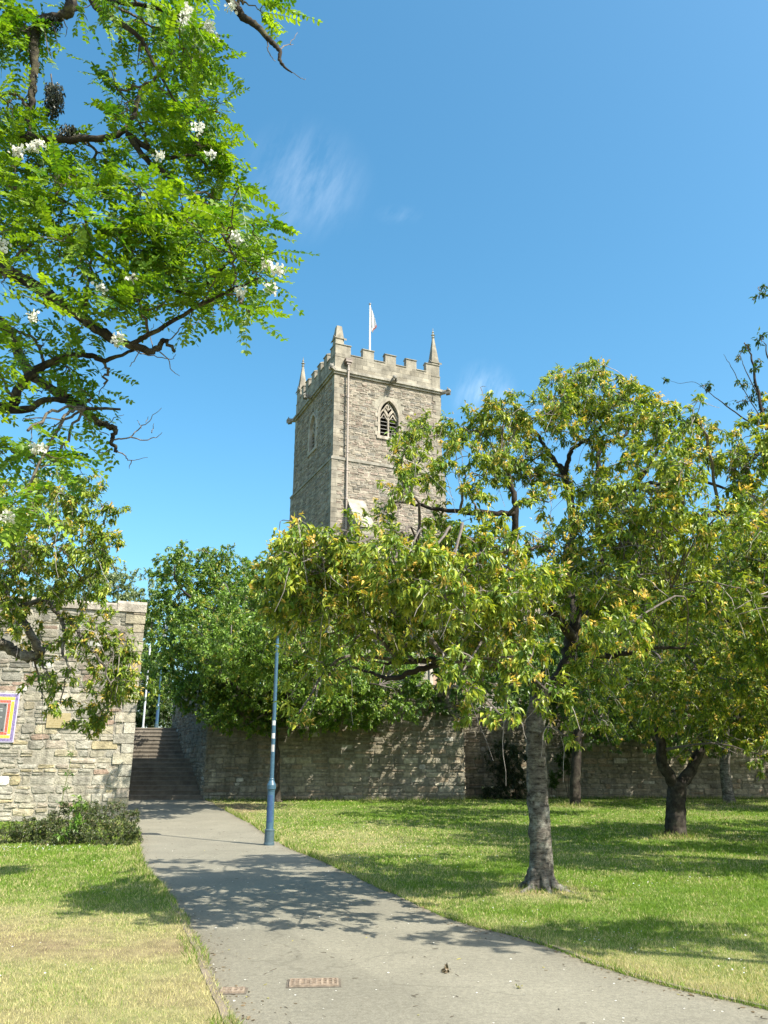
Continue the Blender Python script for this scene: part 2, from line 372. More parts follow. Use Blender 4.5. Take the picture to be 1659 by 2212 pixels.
# ------------------------------------------------------------------ stonework
def stone_face(mb, O, U, V, N, w, h, ch, sw, pal, gap=.012, relief=(.0,.045), mask=None, wob=.012, chamf=.03, tilt=.012, seed=1, stain=None):
    rg = random.Random(seed); O, U, V, N = (np.asarray(q, float) for q in (O, U, V, N))
    rects = []; v = 0.0
    while v < h-.03:
        c = rg.uniform(*ch); 
        if v+c > h-.05: c = h-v
        u = -rg.uniform(0, sw[1])
        while u < w:
            d = rg.uniform(*sw)*(1.25 if rg.random() < .2 else 1)
            a, b = max(u, 0), min(u+d, w)
            if b-a > .05:
                if c > ch[0]*1.7 and rg.random() < .33:
                    k = rg.uniform(.38, .62)*c
                    rects += [(a, b, v, v+k), (a, b, v+k, v+c)]
                else: rects.append((a, b, v, v+c))
            u += d
        v += c
    r = np.array(rects)
    if mask is not None: r = r[~mask(r[:,0], r[:,1], r[:,2], r[:,3])]
    n = len(r); g = np.random.default_rng(seed)
    u0, u1, v0, v1 = r[:,0]+gap, r[:,1]-gap, r[:,2]+gap, r[:,3]-gap
    cm = np.minimum(chamf, .3*np.minimum(u1-u0, v1-v0))
    cu, cv = (g.uniform(.3, 1.2, (n, 4))*cm[:,None] for _ in range(2))
    pu = np.stack([u0+cu[:,0], u1-cu[:,1], u1, u1, u1-cu[:,2], u0+cu[:,3], u0, u0], 1)
    pv = np.stack([v0, v0, v0+cv[:,1], v1-cv[:,2], v1, v1, v1-cv[:,3], v0+cv[:,0]], 1)
    pu += g.uniform(-wob, wob, (n, 8)); pv += g.uniform(-wob, wob, (n, 8))
    cu_, cv_ = pu.mean(1, keepdims=True), pv.mean(1, keepdims=True)
    ins = .022 if relief[1] > .02 else .008
    du, dv = pu-cu_, pv-cv_; L = np.sqrt(du**2+dv**2)+1e-6
    qu, qv = pu-du/L*ins, pv-dv/L*ins
    dep = g.uniform(relief[0], relief[1], n)[:,None]+g.uniform(-tilt, tilt, (n, 8)); dep = np.maximum(dep, .003)
    outer = O+pu[...,None]*U+pv[...,None]*V-.012*N
    inner = O+qu[...,None]*U+qv[...,None]*V+dep[...,None]*N
    cen = (O+cu_[...,None]*U+cv_[...,None]*V+(dep.mean(1, keepdims=True)+g.uniform(0, .5, (n,1))*relief[1]*.5)[...,None]*N)
    verts = np.concatenate([outer, inner, cen], 1)
    base = np.arange(n)[:,None,None]*17; j = np.arange(8); k = (j+1) % 8
    flip = np.dot(np.cross(U, V), N) < 0
    quad = np.stack([j, k, 8+k, 8+j], -1)[None]+base; tri = np.stack([8+j, 8+k, np.full(8, 16)], -1)[None]+base
    if flip: quad = quad[..., ::-1]; tri = tri[..., ::-1]
    pal = np.asarray(pal); col = pal[g.integers(0, len(pal), n)]*g.uniform(.78, 1.18, (n,1))
    if stain is not None: col = stain(r, col)
    vc = np.repeat(col[:,None,:], 17, 1).reshape(-1, 3); n0 = mb.n
    mb.v.append(verts.reshape(-1,3)); mb.c.append(vc)
    mb.li.append((quad.reshape(-1,4)+n0).ravel()); mb.ls.append(np.full(n*8, 4)); mb.mi.append(np.zeros(n*8, int))
    mb.li.append((tri.reshape(-1,3)+n0).ravel()); mb.ls.append(np.full(n*8, 3)); mb.mi.append(np.zeros(n*8, int))
    mb.n += n*17
PAL_GREY = [(.35,.325,.25),(.325,.305,.245),(.38,.345,.26),(.30,.285,.23),(.36,.33,.245),(.34,.32,.26),(.375,.33,.225),(.30,.28,.225),(.34,.295,.23),(.39,.365,.29)]
PAL_WALL = [(.32,.29,.215),(.35,.315,.235),(.28,.255,.20),(.38,.335,.25),(.26,.24,.19),(.33,.295,.225),(.36,.29,.21),(.40,.37,.29)]
PAL_TOWER = [(.295,.255,.20),(.27,.235,.187),(.33,.287,.225),(.285,.23,.185),(.245,.22,.18),(.355,.31,.245),(.305,.25,.20),(.215,.198,.168)]
PAL_ASH = [(.275,.25,.195),(.30,.272,.212),(.255,.233,.185),(.285,.255,.195)]
MORTAR = (.33,.305,.24); MORTAR_D = (.25,.23,.18)

# ---- near left wall
LW0 = np.array([-8.19, 27.0]); LD = np.array([-.94, -.34]); LD = LD/np.linalg.norm(LD)
LN = np.array([-LD[1], LD[0]]); LN = LN if LN[1] < 0 else -LN           # faces the lawn
LWLEN, LWTOP = 13.0, 6.75
U3 = np.array([-LD[0], -LD[1], 0]); N3 = np.array([LN[0], LN[1], 0])
left_end = LW0+LD*LWLEN
O3 = np.array([left_end[0], left_end[1], -.1])
lw = empty('stone_wall', (LW0[0], LW0[1], 0), 'tall pale rubble wall with square corner, carrying two plaques', 'wall')
inv = np.array([LW0[0], LW0[1], 0])
PLQ0, PLQ1 = None, None
def wall_uv(x, y):
    """position on the left wall's face hit by the sight line"""
    lo, hi = 10., 60.
    for _ in range(60):
        m = .5*(lo+hi); p = P(x, y, m)
        if np.dot(p[:2]-LW0, LN) > 0: lo = m
        else: hi = m
    p = P(x, y, lo); return np.dot(p-O3, U3), p[2]+.1
holes = [(87, 1635, 14, 16), (700, 700, 1, 1)]
hu = [(*wall_uv(a, b), .11, .13) for a, b, c_, d_ in holes[:1]]
def lmask(a, b, c, d):
    k = np.zeros(len(a), bool)
    for (u, v, ru, rv) in hu: k |= (b > u-ru) & (a < u+ru) & (d > v-rv) & (c < v+rv) & (b-a < .9)
    return k
def lstain(r, col):
    # whitewash and lichen marks on single stones
    g = np.random.default_rng(5); t = g.random(len(r))
    col = np.where((t < .012)[:,None], np.array([.62,.60,.54]), col)
    col = np.where(((t > .03) & (t < .08))[:,None], np.array([.37,.315,.19]), col)
    col = np.where(((t > .10) & (t < .13))[:,None], np.array([.32,.235,.175]), col)
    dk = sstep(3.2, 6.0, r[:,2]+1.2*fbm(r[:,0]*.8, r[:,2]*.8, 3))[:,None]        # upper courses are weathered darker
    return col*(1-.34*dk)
mb = MB()
mb.prism(np.array([[left_end[0], left_end[1], -.1], [LW0[0], LW0[1], -.1], [LW0[0]-LN[0]*.8, LW0[1]-LN[1]*.8, -.1], [left_end[0]-LN[0]*.8, left_end[1]-LN[1]*.8, -.1]])[::-1]-inv, (0, 0, LWTOP+.1), MORTAR)
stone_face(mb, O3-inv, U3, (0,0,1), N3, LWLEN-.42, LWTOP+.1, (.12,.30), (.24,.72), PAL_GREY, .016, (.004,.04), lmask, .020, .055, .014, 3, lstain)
E3 = -np.array([LD[0], LD[1], 0])
stone_face(mb, np.array([LW0[0], LW0[1], -.1])-inv, -N3, (0,0,1), E3, .8, LWTOP+.1, (.2,.34), (.35,.5), PAL_GREY, .010, (.0,.03), None, .01, .03, .01, 4)
mb.build('wall_face', M_STONE, lw)
mb = MB()
zq = -.1; k = 0
while zq < LWTOP-.02:
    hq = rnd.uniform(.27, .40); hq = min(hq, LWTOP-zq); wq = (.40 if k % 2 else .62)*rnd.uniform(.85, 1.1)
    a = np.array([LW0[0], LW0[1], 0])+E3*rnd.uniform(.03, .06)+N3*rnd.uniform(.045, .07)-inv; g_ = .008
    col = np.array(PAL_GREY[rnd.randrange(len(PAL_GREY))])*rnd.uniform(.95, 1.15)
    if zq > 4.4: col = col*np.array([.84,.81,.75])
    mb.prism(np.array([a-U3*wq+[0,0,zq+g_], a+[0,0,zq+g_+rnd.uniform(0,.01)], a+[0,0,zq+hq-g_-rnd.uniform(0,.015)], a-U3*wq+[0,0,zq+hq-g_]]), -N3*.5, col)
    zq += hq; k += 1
mb.build('quoin', M_STONE, lw)
mb = MB(); u = 0.0
while u < LWLEN-.01:
    wd = rnd.uniform(.75, 1.1); wd = min(wd, LWLEN-u)
    if LWLEN-u-wd < .3: wd = LWLEN-u
    a = np.array([LW0[0], LW0[1], LWTOP])+E3*.07-inv-U3*u; hh = .36 if u == 0 else rnd.uniform(.26,.31)
    prof = np.array([a+N3*.09, a+N3*.09+[0,0,hh*.72], a+N3*.02+[0,0,hh], a-N3*.84+[0,0,hh], a-N3*.9+[0,0,hh*.7], a-N3*.9])
    mb.prism(prof[::-1], -U3*(wd-.012), np.array([.36,.32,.26])*rnd.uniform(.9, 1.1)); u += wd
mb.build('coping', M_STONE, lw)

# ---- plaques on the left wall
def plaque_frame(x0, y0, x1, y1):
    u0, v1 = wall_uv(x0, y0); u1, v0 = wall_uv(x1, y1); return u0, u1, v0-.1, v1-.1
def wall_pt(u, z, out): return O3*[1,1,0]+U3*u+[0,0,z]+N3*out
def slab(mb, u0, u1, z0, z1, o0, o1, col, org, mat=0):
    mb.prism(np.array([wall_pt(u0,z0,o0), wall_pt(u1,z0,o0), wall_pt(u1,z1,o0), wall_pt(u0,z1,o0)])-org, N3*(o1-o0), col, mat)
def ring(mb, u0, u1, z0, z1, t, o0, o1, col, org):
    slab(mb, u0, u1, z1-t, z1, o0, o1, col, org); slab(mb, u0, u1, z0, z0+t, o0, o1, col, org)
    slab(mb, u0, u0+t, z0+t, z1-t, o0, o1, col, org); slab(mb, u1-t, u1, z0+t, z1-t, o0, o1, col, org)
ur, zt = wall_uv(44, 1498); ul, zb = wall_uv(27, 1604); zt -= .1; zb -= .1
pw = 1.75; pu0 = ur-pw
org = wall_pt(ur-pw/2, zb, .05)
pq = empty('wall_plaque', tuple(org), 'dark lettered plaque in a red, yellow and purple mosaic frame on the pale wall', 'plaque')
o = MB(); slab(o, pu0, ur, zb, zt, .02, .085, (.45,.42,.50), org); o.build('backing', M_PLAIN, pq)
o = MB(); t = .042
tess = np.random.default_rng(3)
for (off, wd, c0, outp) in ((.03, .085, (.20,.155,.32), .092), (.125, .09, (.80,.56,.02), .092), (.225, .075, (.62,.09,.02), .092)):
    a0, a1, b0, b1 = pu0+off, ur-off, zb+off, zt-off
    for side_ in range(4):
        horiz = side_ < 2; L = (a1-a0) if horiz else (b1-b0); nt = int(L/t); rows = 2
        for q in range(nt):
            for rr in range(rows):
                s0 = q*L/nt+.004; s1 = (q+1)*L/nt-.004; r0 = rr*wd/rows+.003; r1 = (rr+1)*wd/rows-.003
                if not horiz and (s0 < wd or s1 > L-wd): continue
                c = np.array(c0)*tess.uniform(.7, 1.3)
                if side_ == 0: slab(o, a0+s0, a0+s1, b1-r1, b1-r0, .085, outp, c, org)
                elif side_ == 1: slab(o, a0+s0, a0+s1, b0+r0, b0+r1, .085, outp, c, org)
                elif side_ == 2: slab(o, a0+r0, a0+r1, b0+s0, b0+s1, .085, outp, c, org)
                else: slab(o, a1-r1, a1-r0, b0+s0, b0+s1, .085, outp, c, org)
o.build('mosaic_frame', M_PLAIN, pq)
o = MB(); ins = .315
slab(o, pu0+ins, ur-ins, zb+ins, zt-ins, .085, .10, (.10,.105,.10), org); ring(o, pu0+ins, ur-ins, zb+ins, zt-ins, .02, .10, .108, (.30,.28,.22), org)
pl = o.build('panel', M_METAL, pq)
o = MB(); z = zt-ins-.10
lens = [.6,.9,.9,.0,.85,.9,.0,.5,.45,.9,.5,.0,.7]
for ln in lens:
    if ln:
        u = pu0+ins+.07
        while u < pu0+ins+.07+(pw-2*ins-.14)*ln:
            wq = tess.uniform(.02, .09); slab(o, u, u+wq, z-.028, z, .1005, .103, (.34,.35,.33), org); u += wq+.022
    z -= .062
o.build('lettering', M_PLAIN, pl)
for cu_, cz_ in ((ur-ins-.06, zt-ins-.06), (ur-ins-.06, zb+ins+.06)):
    o = MB(); slab(o, cu_-.015, cu_+.015, cz_-.015, cz_+.015, .10, .115, (.02,.02,.02), org); o.build('bolt', M_METAL, pq)
u0, z1 = wall_uv(103, 1540); u1, z0 = wall_uv(150, 1573); z1 -= .1; z0 -= .1
org = wall_pt((u0+u1)/2, z0, .05)
pq = empty('brass_plaque', tuple(org), 'small plain brass plate on the pale wall, under hanging cherry leaves', 'plaque')
o = MB(); slab(o, u0, u1, z0, z1, .03, .075, (.33,.27,.14), org); pl = o.build('plate', M_METAL, pq)
o = MB(); z = z1-.17
for ln, st in ((.55,.15),(.62,.1),(.35,.25),(.5,.15)):
    u = u0+(u1-u0)*st
    while u < u0+(u1-u0)*(st+ln):
        wq = tess.uniform(.015, .05); slab(o, u, u+wq, z-.016, z, .075, .0765, (.27,.20,.07), org); u += wq+.018
    z -= .07
o.build('lettering', M_METAL, pl)

# ---- terrace, retaining walls and stairs
TZ = 3.73
WX0, WX1, WY = -7.7, 3.45, 36.0          # front wall
FX, FY = -11.2, 43.6                     # stairs flank ends here
WTOP = 5.05
mb = MB(); ter = (.10,.13,.03)
def sheet(poly, z): mb.add([(x, y, z) for x, y in poly], [tuple(range(len(poly)))], ter)
sheet([(-700,44.6),(700,44.6),(700,900),(-700,900)], TZ)
sheet([(WX0+.35,36.4),(WX1,36.4),(WX1,38.9),(700,38.9),(700,44.6),(FX+.35,44.6)], TZ)
sheet([(-700,33),(-12.6,33),(-15.4,44.6),(-700,44.6)], TZ)
sheet([(-15.4,43.4),(FX+.35,43.4),(FX+.35,44.6),(-15.4,44.6)], TZ+.004)
tag(mb.build('terrace', M_GROUND), 'raised church ground above the retaining walls', 'terrace', kind='structure')

def wall_run(name, runs, top, label, pal, cat='wall', stain=None, cop=True, seed=10, org=(0,0,0), thick=.5):
    t = empty(name, org, label, cat); org = np.array(org, float)
    mb = MB(); mc = MB()
    for q, (a, b, z0) in enumerate(runs):
        a = np.array([*a, 0.]); b = np.array([*b, 0.]); L = np.linalg.norm(b-a); U = (b-a)/L; N = np.array([U[1], -U[0], 0])
        mb.prism((np.array([a, b, b-N*thick, a-N*thick])+[0,0,z0]-org)[::1], (0,0,top-z0), MORTAR_D)
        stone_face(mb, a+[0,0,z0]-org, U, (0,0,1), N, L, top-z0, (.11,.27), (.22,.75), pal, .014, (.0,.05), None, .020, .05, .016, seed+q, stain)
        u = -.03
        while cop and u < L:
            wd = min(rnd.uniform(.6, 1.0), L+.03-u); p = a+U*u-org+[0,0,top]; hh = .2
            prof = np.array([p+N*.08, p+N*.08+[0,0,hh*.7], p-N*.1+[0,0,hh], p-N*(thick)+[0,0,hh], p-N*(thick)])
            mc.prism(prof, U*(wd-.01), np.array([.30,.275,.225])*rnd.uniform(.85, 1.15)); u += wd
    mb.build('wall_face', M_STONE, t)
    if cop: mc.build('coping', M_STONE, t)
    return t
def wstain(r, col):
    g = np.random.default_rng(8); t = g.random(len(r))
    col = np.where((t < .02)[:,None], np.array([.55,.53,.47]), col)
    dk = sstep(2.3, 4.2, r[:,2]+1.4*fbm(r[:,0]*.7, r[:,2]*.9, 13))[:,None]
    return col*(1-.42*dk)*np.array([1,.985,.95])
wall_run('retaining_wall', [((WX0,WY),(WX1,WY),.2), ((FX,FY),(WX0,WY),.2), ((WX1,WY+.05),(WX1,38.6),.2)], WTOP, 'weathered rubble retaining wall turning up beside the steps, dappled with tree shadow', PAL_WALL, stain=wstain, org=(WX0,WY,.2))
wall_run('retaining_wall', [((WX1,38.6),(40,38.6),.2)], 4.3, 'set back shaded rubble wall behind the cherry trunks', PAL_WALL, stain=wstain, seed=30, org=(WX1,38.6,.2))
wall_run('flank_wall', [((-11.9,33.2),(-15.6,44.2),.2)], 4.6, 'shaded stone wall along the hidden side of the steps', PAL_WALL, seed=40, org=(-11.9,33.2,.2), cop=False)

st = empty('stone_staircase', (-9.5, 36, .45), 'worn stone steps in two flights climbing between walls', 'stairs')
nlow, nup = 9, 8; y = 36.05; z = .45; rise = (TZ-.45)/(nlow+nup)
def flankx(Y): return WX0+(FX-WX0)*(Y-WY)/(FY-WY)
for q in range(nlow+nup):
    tread = .33 if q != nlow-1 else 1.3
    if q == nlow+nup-1: tread = .9
    z1 = z+rise; mb = MB(); y1 = y+tread
    xa, xb = -11.9-(y-33.2)*.336+.05, flankx(y)-.02; xa2, xb2 = -11.9-(y1-33.2)*.336+.05, flankx(y1)-.02
    w0 = .35*rnd.uniform(.9,1.1)
    # step slabs with small joints
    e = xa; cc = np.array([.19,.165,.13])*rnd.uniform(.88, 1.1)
    while e < xb-.05:
        f = min(e+rnd.uniform(.9, 1.5), xb); f = xb if xb-f < .3 else f
        sa = (e-xa)/(xb-xa); sb = (f-xa)/(xb-xa); ea = xa2+(xb2-xa2)*sa; fb = xa2+(xb2-xa2)*sb
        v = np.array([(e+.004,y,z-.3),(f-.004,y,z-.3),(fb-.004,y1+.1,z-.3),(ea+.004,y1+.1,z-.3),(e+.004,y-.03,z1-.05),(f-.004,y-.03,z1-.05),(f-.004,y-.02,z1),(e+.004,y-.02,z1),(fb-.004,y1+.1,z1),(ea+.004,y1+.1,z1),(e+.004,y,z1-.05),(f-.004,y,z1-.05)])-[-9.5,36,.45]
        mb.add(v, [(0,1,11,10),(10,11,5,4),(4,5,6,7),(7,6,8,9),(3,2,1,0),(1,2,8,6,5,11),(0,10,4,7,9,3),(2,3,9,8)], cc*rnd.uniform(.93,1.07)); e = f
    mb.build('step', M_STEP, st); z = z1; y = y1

# ------------------------------------------------------------------ church
CA = np.array([-3.16, 46.2]); CANG = math.radians(23.8)
LB, LC = 7.62, 8.15
ZS, ZC, ZP, ZM = 16.3, 22.4, 23.8, 24.45      # set-off, parapet string, crenel, merlon top
ch = empty('church', (CA[0], CA[1], TZ), 'square medieval stone church tower with battlements, pinnacles and attached nave', 'church', rz=CANG)

def arch_outline(w, spring, apex, n=9):
    """pointed arch outline from lower left, counter-clockwise, origin at sill centre"""
    h = apex-spring; r = (w*w/4+h*h)/w      # two-centred arch
    right = [(w/2, 0), (w/2, spring)]
    cx = w/2-r
    a1 = math.atan2(h, -cx)
    right += [(cx+r*math.cos(t), spring+r*math.sin(t)) for t in np.linspace(0, a1, n)[1:]]
    left = [(-x, z) for x, z in right[:-1]][::-1]
    return right+left
AO = arch_outline(1.32, 1.5, 2.62)
WZ = 18.45
SO = .12
# tower core in mortar colour
def holed_face(mb, W, fn):
    """wall face from ZS to ZP with the pointed window opening left open; fn(x, z)"""
    a = np.array(AO); d = np.concatenate([np.linspace(a[k], a[(k+1) % len(a)], 8, endpoint=False) for k in range(len(a))])
    c = np.array([0, 1.3]); out = []
    for p in d:
        q = p-c; tx = (W/2)/abs(q[0]) if abs(q[0]) > 1e-6 else 1e9
        tz = ((ZP-WZ-c[1]) if q[1] > 0 else (WZ+c[1]-ZS))/abs(q[1]) if abs(q[1]) > 1e-6 else 1e9
        out.append(c+q*min(tx, tz))
    n = len(d); v = [fn(x, WZ+z) for x, z in d]+[fn(x, WZ+z) for x, z in out]
    mb.add(v, np.array([(k, (k+1) % n, n+(k+1) % n, n+k) for k in range(n)]), MORTAR)
mb = MB(); mb.box((.47, .47, ZS-.01), (LB, LC, ZP-.01), MORTAR)
mb.box((LB-.02,0,ZS),(LB,.47,ZP-.01),MORTAR); mb.box((0,LC-.02,ZS),(.47,LC,ZP-.01),MORTAR)
holed_face(mb, LB, lambda x, z: (LB/2+x, 0, z)); holed_face(mb, LC, lambda x, z: (0, LC/2-x, z))
core = mb.build('tower_wall', M_TOWER, ch)
def win_mask(cx, z0, w=1.75, h=2.95):
    def f(a, b, c, d):
        # the tapering head of the arch
        zc = .5*(c+d)-z0; half = np.where(zc < 1.6, w/2, np.clip(w/2*(1-(zc-1.6)/1.5)**.6 if False else w/2*np.sqrt(np.clip(1-((zc-1.6)/1.55)**2, 0, 1)), 0, None))
        return (b > cx-half+.10) & (a < cx+half-.10) & (d > z0-.05) & (c < z0+h-.15) & (half > .15)
    return f
mb = MB()
sf = lambda O, U, N, w, h, seed, pal=PAL_TOWER, mask=None, ch_=(.09,.20), sw=(.22,.6): stone_face(mb, O, U, (0,0,1), N, w, h, ch_, sw, pal, .009, (.0,.035), mask, .012, .03, .014, seed)
sf((.3,0,ZS), (1,0,0), (0,-1,0), LB-.6, ZC-ZS, 51, mask=win_mask(LB/2-.3, WZ-ZS))
sf((0,LC-.3,ZS), (0,-1,0), (-1,0,0), LC-.6, ZC-ZS, 52, mask=win_mask(LC/2-.3, WZ-ZS))
mb.box((-SO, -SO, -.2), (LB+SO, LC+SO, ZS), MORTAR)
sf((.3-SO,-SO,0), (1,0,0), (0,-1,0), LB-.6+2*SO, ZS, 53)
sf((-SO,LC-.3,0), (0,-1,0), (-1,0,0), LC-.6+SO, ZS, 54)
mb.build('rubble_facing', M_TOWER, core)
# dressed corner stones
for (cx, cy, sx, sy, z0, z1) in ((0,0,1,1,ZS,ZC),(LB,0,-1,1,ZS,ZC),(0,LC,1,-1,ZS,ZC),(-SO,-SO,1,1,0,ZS),(LB+SO,-SO,-1,1,0,ZS),(-SO,LC+SO,1,-1,0,ZS)):
    z = z0; k = 0; mb = MB()
    while z < z1-.02:
        hq = min(rnd.uniform(.24,.36), z1-z); wa, wb = (.62,.36) if k % 2 else (.36,.62); wa *= rnd.uniform(.85,1.15); wb *= rnd.uniform(.85,1.15)
        o_ = rnd.uniform(.035,.05); x0, x1 = sorted((cx-sx*o_, cx+sx*wa)); y0, y1 = sorted((cy-sy*o_, cy+sy*wb))
        mb.box((x0,y0,z+.006), (x1,y1,z+hq-.006), np.array(PAL_ASH[rnd.randrange(4)])*rnd.uniform(.82,1.1)); z += hq; k += 1
    mb.build('quoin', M_ASHLAR, ch)
# string courses
def course(name, z, h, off, out):
    mb = MB(); o1 = off+out
    for (lo, hi, e) in ((-h*.5, 0, .45), (0, h*.55, 1.0), (h*.55, h*.8, .6)):
        q = off+out*e
        mb.box((-q, -q, z+lo+.001), (LB+q, LC+q, z+hi), np.array([.30,.28,.23]))
    return mb.build(name, M_ASHLAR, ch)
course('string_course', ZC, .28, .05, .17); course('string_course', ZS, .26, SO*.6, .13)
# parapet with battlements
mb = MB(); PT = .38
MERF = [(0,1.08),(1.94,2.73),(3.56,4.34),(5.1,5.87),(6.6,7.62)]
MERS = [(0,.95),(1.62,2.27),(2.9,3.55),(4.18,4.83),(5.46,6.11),(6.6,7.05),(7.4,8.15)]
zp0 = ZC+.23
for x0,y0,x1,y1 in ((0,0,LB,PT),(0,LC-PT,LB,LC),(0,PT,PT,LC-PT),(LB-PT,PT,LB,LC-PT)): mb.box((x0-.0,y0-.0,zp0-.02),(x1,y1,ZP), np.array([.285,.26,.205]))
for a, b in MERF:
    for yy in (0, LC-PT): mb.box((a+.001, yy+.004, ZP), (b-.001, yy+PT-.004, ZM), np.array([.29,.265,.21]))
for a, b in MERS:
    for xx in (0, LB-PT): mb.box((xx+.004, max(a, PT)+.001, ZP), (xx+PT-.004, min(b, LC-PT)-.001, ZM), np.array([.29,.265,.21]))
def pmask(mer):
    def f(a, b, c, d):
        m_ = .5*(a+b); ok = np.zeros(len(a), bool)
        for p, q in mer: ok |= (a >= p-.02) & (b <= q+.02)
        return (c > ZP-zp0-.02) & ~ok
    return f
stone_face(mb, (0,0,zp0), (1,0,0), (0,0,1), (0,-1,0), LB, ZP-zp0, (.28,.36), (.5,.85), PAL_ASH, .005, (.003,.008), None, .003, .008, .003, 61)
stone_face(mb, (0,LC,zp0), (0,-1,0), (0,0,1), (-1,0,0), LC, ZP-zp0, (.28,.36), (.5,.85), PAL_ASH, .005, (.003,.008), None, .003, .008, .003, 62)
mb.build('parapet', M_ASHLAR, ch)
# sloping caps on merlons and crenels
mb = MB(); capc = np.array([.28,.258,.205])
def cap_x(a, b, y0, z, h=.16, o=.05):
    mb = MB(); mb.prism([(a-o*.6, y0-o, z), (a-o*.6, y0-o, z+.05), (a-o*.6, y0+PT*.5, z+h), (a-o*.6, y0+PT+o, z+.05), (a-o*.6, y0+PT+o, z)][::-1], (b-a+o*1.2, 0, 0), capc*rnd.uniform(.9,1.1)); mb.build('battlement_cap', M_ASHLAR, ch)
def cap_y(a, b, x0, z, h=.16, o=.05):
    mb = MB(); mb.prism([(x0-o, a-o*.6, z), (x0-o, a-o*.6, z+.05), (x0+PT*.5, a-o*.6, z+h), (x0+PT+o, a-o*.6, z+.05), (x0+PT+o, a-o*.6, z)], (0, b-a+o*1.2, 0), capc*rnd.uniform(.9,1.1)); mb.build('battlement_cap', M_ASHLAR, ch)
for yy in (0, LC-PT):
    for a, b in MERF: cap_x(a, b, yy, ZM)
    for (a, b), (c, d) in zip(MERF[:-1], MERF[1:]): cap_x(b+.03, c-.03, yy, ZP, .13)
for xx in (0, LB-PT):
    for a, b in MERS: cap_y(max(a, PT+.06), min(b, LC-PT-.06), xx, ZM)
    for (a, b), (c, d) in zip(MERS[:-1], MERS[1:]): cap_y(b+.03, c-.03, xx, ZP, .13)
mb = MB(); mb.box((PT,PT,ZP-1.2),(LB-PT,LC-PT,ZP-.9),(.2,.2,.2)); mb.build('tower_roof', M_ASHLAR, ch)
# pinnacles
def pinnacle(cx, cy, shaft, tip, finial):
    mb = MB(); hw = .31; col = np.array([.30,.272,.212])
    mb.box((cx-hw,cy-hw,ZC+.1),(cx+hw,cy+hw,ZC+1.15), col); mb.box((cx-hw-.02,cy-hw-.02,ZC+1.15),(cx+hw+.02,cy+hw+.02,ZC+1.22), col*.9)
    mb.box((cx-hw+.02,cy-hw+.02,ZC+1.22),(cx+hw-.02,cy+hw-.02,ZC+shaft), col*1.03)
    for s in (-1,1):        # gablets round the foot of the spire
        mb.prism([(cx-hw-.05,cy+s*(hw+.03),ZC+shaft-.12),(cx+hw+.05,cy+s*(hw+.03),ZC+shaft-.12),(cx,cy+s*(hw+.03),ZC+shaft+.26)], (0,-s*.1,0), col*.9)
        mb.prism([(cx+s*(hw+.03),cy-hw-.05,ZC+shaft-.12),(cx+s*(hw+.03),cy+hw+.05,ZC+shaft-.12),(cx+s*(hw+.03),cy,ZC+shaft+.26)], (-s*.1,0,0), col*.9)
        for s2 in (-1,1): mb.box((cx+s*hw-.05,cy+s2*hw-.05,ZC+shaft-.2),(cx+s*hw+.09*s+.05,cy+s2*hw+.09*s2+.05,ZC+shaft-.06), col*.85)
    b = hw-.03; tw = .05 if finial else .17; zt_ = ZC+tip-(.55 if finial else 0)
    v = [(cx-b,cy-b,ZC+shaft),(cx+b,cy-b,ZC+shaft),(cx+b,cy+b,ZC+shaft),(cx-b,cy+b,ZC+shaft),(cx-tw,cy-tw,zt_),(cx+tw,cy-tw,zt_),(cx+tw,cy+tw,zt_),(cx-tw,cy+tw,zt_)]
    mb.add(v, np.array([(4,5,6,7),(0,1,5,4),(1,2,6,5),(2,3,7,6),(3,0,4,7)]), col*1.02)
    p = mb.build('pinnacle', M_ASHLAR, ch)
    if finial:
        mb = MB()
        mb.lathe([(.06,zt_-.05),(.13,zt_),(.06,zt_+.06),(.05,zt_+.14),(.15,zt_+.2),(.06,zt_+.27),(.04,zt_+.36),(.09,zt_+.42),(.03,zt_+.5),(.012,zt_+.75),(0,zt_+.76)], (.34,.32,.27), 8, (cx,cy,0))
        mb.build('finial', M_ASHLAR, p)
    else: p['label'] = 'broken blunt pinnacle at the near corner of the tower'
pinnacle(.29,.29, 2.6, 3.5, False); pinnacle(LB-.29,.29, 2.35, 4.9, True); pinnacle(.29,LC-.29, 2.35, 4.9, True); pinnacle(LB-.29,LC-.29, 2.35, 4.9, True)
# gargoyles
def gargoyle(x, y, z, dx, dy, L=.58):
    d = np.array([dx,dy,0.]); d /= np.linalg.norm(d); s = np.array([-d[1], d[0], 0]); up = np.array([0,0,1.]); mb = MB()
    sec = [(0,.15,.16,0),(.25,.14,.17,.02),(.45,.11,.13,.05),(.55,.16,.16,.08),(.68,.15,.15,.07),(.78,.09,.09,.03),(.80,.02,.02,.02)]
    rings = []
    for f, hw, hh, dz in sec:
        c = np.array([x,y,z])+d*L*f/.75+up*dz
        rings.append([c+s*hw*math.cos(a)+up*hh*math.sin(a) for a in np.linspace(0,2*math.pi,8,endpoint=False)])
    v = np.array(rings).reshape(-1,3); f = [(i*8+j,i*8+(j+1)%8,(i+1)*8+(j+1)%8,(i+1)*8+j) for i in range(len(sec)-1) for j in range(8)]
    mb.add(v, np.array(f), (.25,.235,.2))
    for sg in (-1,1):       # ears and forelegs
        c = np.array([x,y,z])+d*L*.72+s*.1*sg+up*.18
        mb.prism([c-s*.04, c+s*.04, c+up*.13-d*.04], d*.05, (.25,.235,.2))
        c = np.array([x,y,z])+d*L*.45+s*.11*sg-up*.14
        mb.prism([c-s*.04-up*.05, c+s*.04-up*.05, c+s*.04+up*.1, c-s*.04+up*.1], d*.3, (.24,.225,.19))
    mb.build('gargoyle', M_ASHLAR, ch)
